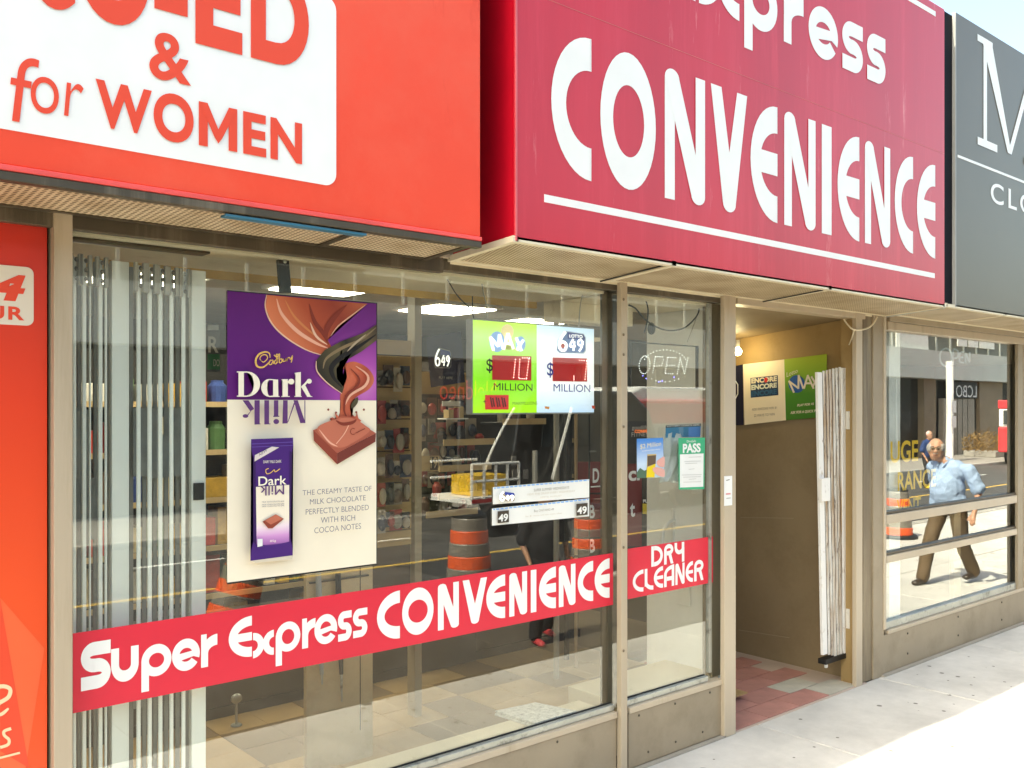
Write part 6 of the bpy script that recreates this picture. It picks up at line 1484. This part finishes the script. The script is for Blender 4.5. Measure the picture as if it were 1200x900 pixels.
# white utility trailer with rails
u0, u1 = 553, 608; tx0, tx1 = MX(u0, 11.4), MX(u1, 11.4); ytr = -4.6
tr = thing('utility_trailer', 'white railed utility trailer with red reflective stripes, mirrored behind the barrel', 'trailer', (tx0, ytr, -.1))
bx('deck', wpost, tr, tx0, tx1, ytr-1.1, ytr, .42, .52); bx('reflective_stripe', mat('red stripe', (.8, .03, .04), .4), tr, tx0, tx1, ytr+.001, ytr+.01, .44, .50)
rail = MB()
for k in range(5): x = tx0+(tx1-tx0)*k/4; rail.tube([(x, ytr, .5), (x, ytr, 1.05)], .025, 6)
for z in (.78, 1.05): rail.tube([(tx0, ytr, z), (tx1, ytr, z)], .025, 6); rail.tube([(tx0, ytr-1.1, z), (tx1, ytr-1.1, z)], .025, 6)
rail.build('rails', wpost, tr); bx('bin', mat('yellow bin', (.8, .5, .03), .5), tr, tx0+.2, tx0+.9, ytr-.8, ytr-.2, .53, .85)
for xx in (tx0+.6, tx1-.6): MB().tube([(xx, ytr-.02, .15), (xx, ytr+.15, .15)], .26, 18).build('wheel', black, tr)
# red and white streetcar mirrored across the narrow pane
sx0, sx1 = MX(692, 12.9), MX(828, 12.9)
st_ = thing('streetcar', 'red and white streetcar with roof hatches, mirrored across the narrow pane', 'streetcar', (sx0, -6.1, -.1))
bx('lower_body', mat('streetcar grey', (.42, .40, .35), .5), st_, sx0, sx1, -6.85, -5.4, .25, 1.62, .03)
bx('red_band', mat('streetcar red', (.50, .012, .025), .35), st_, sx0, sx1, -6.86, -5.39, 1.62, 2.02, .02); bx('red_stripe', mat('bright red strip', (.85, .02, .05), .4), st_, sx0-.01, sx1+.01, -6.87, -5.38, 2.021, 2.06)
MB().prism([(sx0, 2.061), (sx1, 2.061), (sx1-.3, 2.36), (sx0+.8, 2.36)], -6.8, -5.45).build('roof', wpost, st_, bevel=.04)
for k in range(4): bx('roof_hatch', mat('hatch glass', (.40, .40, .34), .2), st_, sx0+2.6+k*.75, sx0+3.2+k*.75, -5.448, -5.43, 2.12, 2.30, .01)
for k in range(9): bx('side_window', mat('streetcar glass', (.03, .035, .035), .08), st_, sx0+.4+k*.8, sx0+1.05+k*.8, -5.399, -5.385, .95, 1.55, .01)
for k in (1.0, 2.0, 5.5, 6.5): MB().tube([(sx0+k, -5.55, .2), (sx0+k, -5.40, .2)], .28, 18).build('wheel', black, st_)
def MW(u, v, yv):
    dx, dy, b = ray(u, v); return (dx*yv/dy, 2*G-yv, H+b*yv/dy)
MB().tube(smooth_line([MW(603, 478, 11.9), MW(585, 510, 11.9), MW(570, 545, 11.9), MW(563, 588, 11.9)], 5), .022, 6).build('pillar_trim', wpost, vn)
MB().tube([MW(670, 478, 11.9), MW(656, 530, 11.9), MW(647, 562, 11.9)], .03, 6).build('pillar_trim', wpost, vn)
MB().tube([MW(627, 528, 11.9), MW(627, 566, 11.9)], .05, 8).build('mirror_post', mat('grey mirror post', (.35, .34, .3), .4), vn)
for (u_, v_) in ((605, 540), (606, 556), (619, 556)):
    bx('side_marker', mat('grey marker', (.3, .28, .25), .5), vn, MW(u_, v_, 11.9)[0]-.05, MW(u_, v_, 11.9)[0]+.05, -5.18, -5.15, MW(u_, v_, 11.9)[2]-.08, MW(u_, v_, 11.9)[2]+.08)
# red and white truck mirrored at the right edge
u0 = 1176; rx_, ry_ = MX(1176, 13.5), -6.0
rt = thing('delivery_truck', 'red and white truck parked across the road, mirrored at the right edge', 'truck', (rx_, ry_, -.1))
bx('box_body', mat('truck red', (.70, .05, .06), .35), rt, rx_, rx_+4.5, ry_-.9, ry_+.9, .35, 1.25, .05); bx('box_body', wpost, rt, rx_+.02, rx_+4.4, ry_-.88, ry_+.88, 1.251, 1.9, .05); bx('roof_band', mat('truck red', (.70, .05, .06), .35), rt, rx_, rx_+4.5, ry_-.9, ry_+.9, 1.901, 2.2, .03)
bx('window', mat('grey truck glass', (.20, .24, .24), .1), rt, rx_+.4, rx_+2.2, ry_+.881, ry_+.9, 1.3, 1.85)
for xx in (rx_+.9, rx_+3.6):
    for yy_ in (ry_-.8, ry_+.75): MB().tube([(xx, yy_-.1, .22), (xx, yy_+.16, .22)], .32, 20).build('wheel', black, rt)
# white pole with notices
px_ = MX(1113, 15.0); py_ = 2*G-15.0
wpz = thing('street_pole', 'white street pole with paper notices, mirrored behind the man', 'pole', (px_, py_, 0)); MB().tube([(px_, py_, 0), (px_, py_, 3.6)], .13, 14).build('pole', wpost, wpz)
for z in (1.2, 1.75): bx('notice_paper', wvinyl, wpz, px_-.2, px_+.2, py_+.13, py_+.14, z, z+.42)
# dry bush in planter
bpx = MX(1158, 15.5); bu = thing('bush', 'dry golden bush on the far sidewalk, mirrored right of the man', 'bush', (bpx, 2*G-15.6, 0)); mb = MB()
for k in range(900):
    a = random.uniform(0, 2*PI); r_ = .85*math.sqrt(random.random()); z = random.uniform(.15, 1.1)*(1-.4*r_); c = Vector((bpx+r_*math.cos(a), 2*G-15.6+r_*math.sin(a), z)); d = Vector((random.gauss(0, 1), random.gauss(0, 1), 1.2)).normalized()*.14; e = d.cross(Vector((0, 1, .3))).normalized()*.03
    mb.add([c, c+d*.5+e, c+d, c+d*.5-e], [(0, 1, 2, 3)])
mb.build('leaves', mat('dry leaves', (.32, .20, .07), .8, 0, .3, 6), bu); bx('planter', conc2, bu, bpx-.6, bpx+.6, 2*G-16.2, 2*G-15.0, 0, .22, .02)
# small shrubs at the left of the far kerb
for k, u in enumerate((448, 480, 500)):
    x_ = MX(u, 14.2); s_b = thing('bush', ['dark bush mirrored just right of the poster', 'brown bush mirrored below the slatwall', 'small bush mirrored near the bicycle'][k], 'bush', (x_, 2*G-14.2, 0), 'bushes along the far kerb'); mb = MB()
    for j in range(500):
        a = random.uniform(0, 2*PI); r_ = .5*math.sqrt(random.random()); z = random.uniform(.02, .62)*(1-.5*r_); c = Vector((x_+r_*math.cos(a), 2*G-14.2+r_*math.sin(a), z)); d = Vector((random.gauss(0, 1), random.gauss(0, 1), 1)).normalized()*.10; e = d.cross(Vector((0, 1, .3))).normalized()*.025
        mb.add([c, c+d*.5+e, c+d, c+d*.5-e], [(0, 1, 2, 3)])
    mb.build('leaves', mat('bush leaves', (.07, .07, .035), .8, 0, .3, 6), s_b); MB().tube([(x_, 2*G-14.2, 0), (x_, 2*G-14.2, .35)], .02, 6).build('stem', bronze, s_b)

# black bracket above the poster and the little sign by the gate
hb_ = thing('hanging_bracket', 'black bracket hanging above the chocolate poster', 'bracket', (X(334, 3.5), 3.5, 2.5))
MB().prism([P(326, 300, 3.48), P(338, 300, 3.48), P(342, 343, 3.48), P(329, 343, 3.48)], 3.48, 3.50).build('plate', black, hb_); MB().ball(W(334, 306, 3.47), (.01, .008, .01), 8, 6).build('bolt', alu, hb_)
ls_ = thing('shop_sign', 'small grey and green sign seen between the gate and the poster', 'sign', (X(250, 3.9), 3.9, 2.0)); A = Art(3.9, ls_)
A.poly([(243, 381), (257.5, 381), (257.5, 436), (243, 436)], flatm('sign dark grey', (.06, .065, .065))); A.poly([(243, 415), (257.5, 415), (257.5, 433), (243, 433)], flatm('sign green', (.02, .16, .05)))
A.text('R', 244, 256, 394, 413, flatm('sign grey', (.55, .53, .48)), bold=.02); A.text('DO', 250, 257, 421, 429, flatm('sign grey', (.55, .53, .48))); A.poly([(243, 381), (256, 381), (256, 387), (243, 387)], flatm('sign pale', (.45, .47, .45)))

grl = mat('truck grille dark', (.05, .055, .055), .4)
for k in range(3):
    bx('grille_panel', grl if k != 1 else mat('grey truck glass', (.20, .24, .24), .1), rt, rx_-.02, rx_-.002, ry_-.7+.5*k, ry_-.3+.5*k, 1.35, 1.85)
    bx('side_panel', [mat('truck grey panel', (.35, .36, .35), .5), wpost, grl][k], rt, rx_+.2+.55*k, rx_+.65+.55*k, ry_+.901, ry_+.915, .55+.08*k, 1.1)
MB().tube([(rx_-.05, ry_+.95, .9), (rx_-.05, ry_+.95, 2.0)], .03, 8).build('grab_rail', alu, rt)
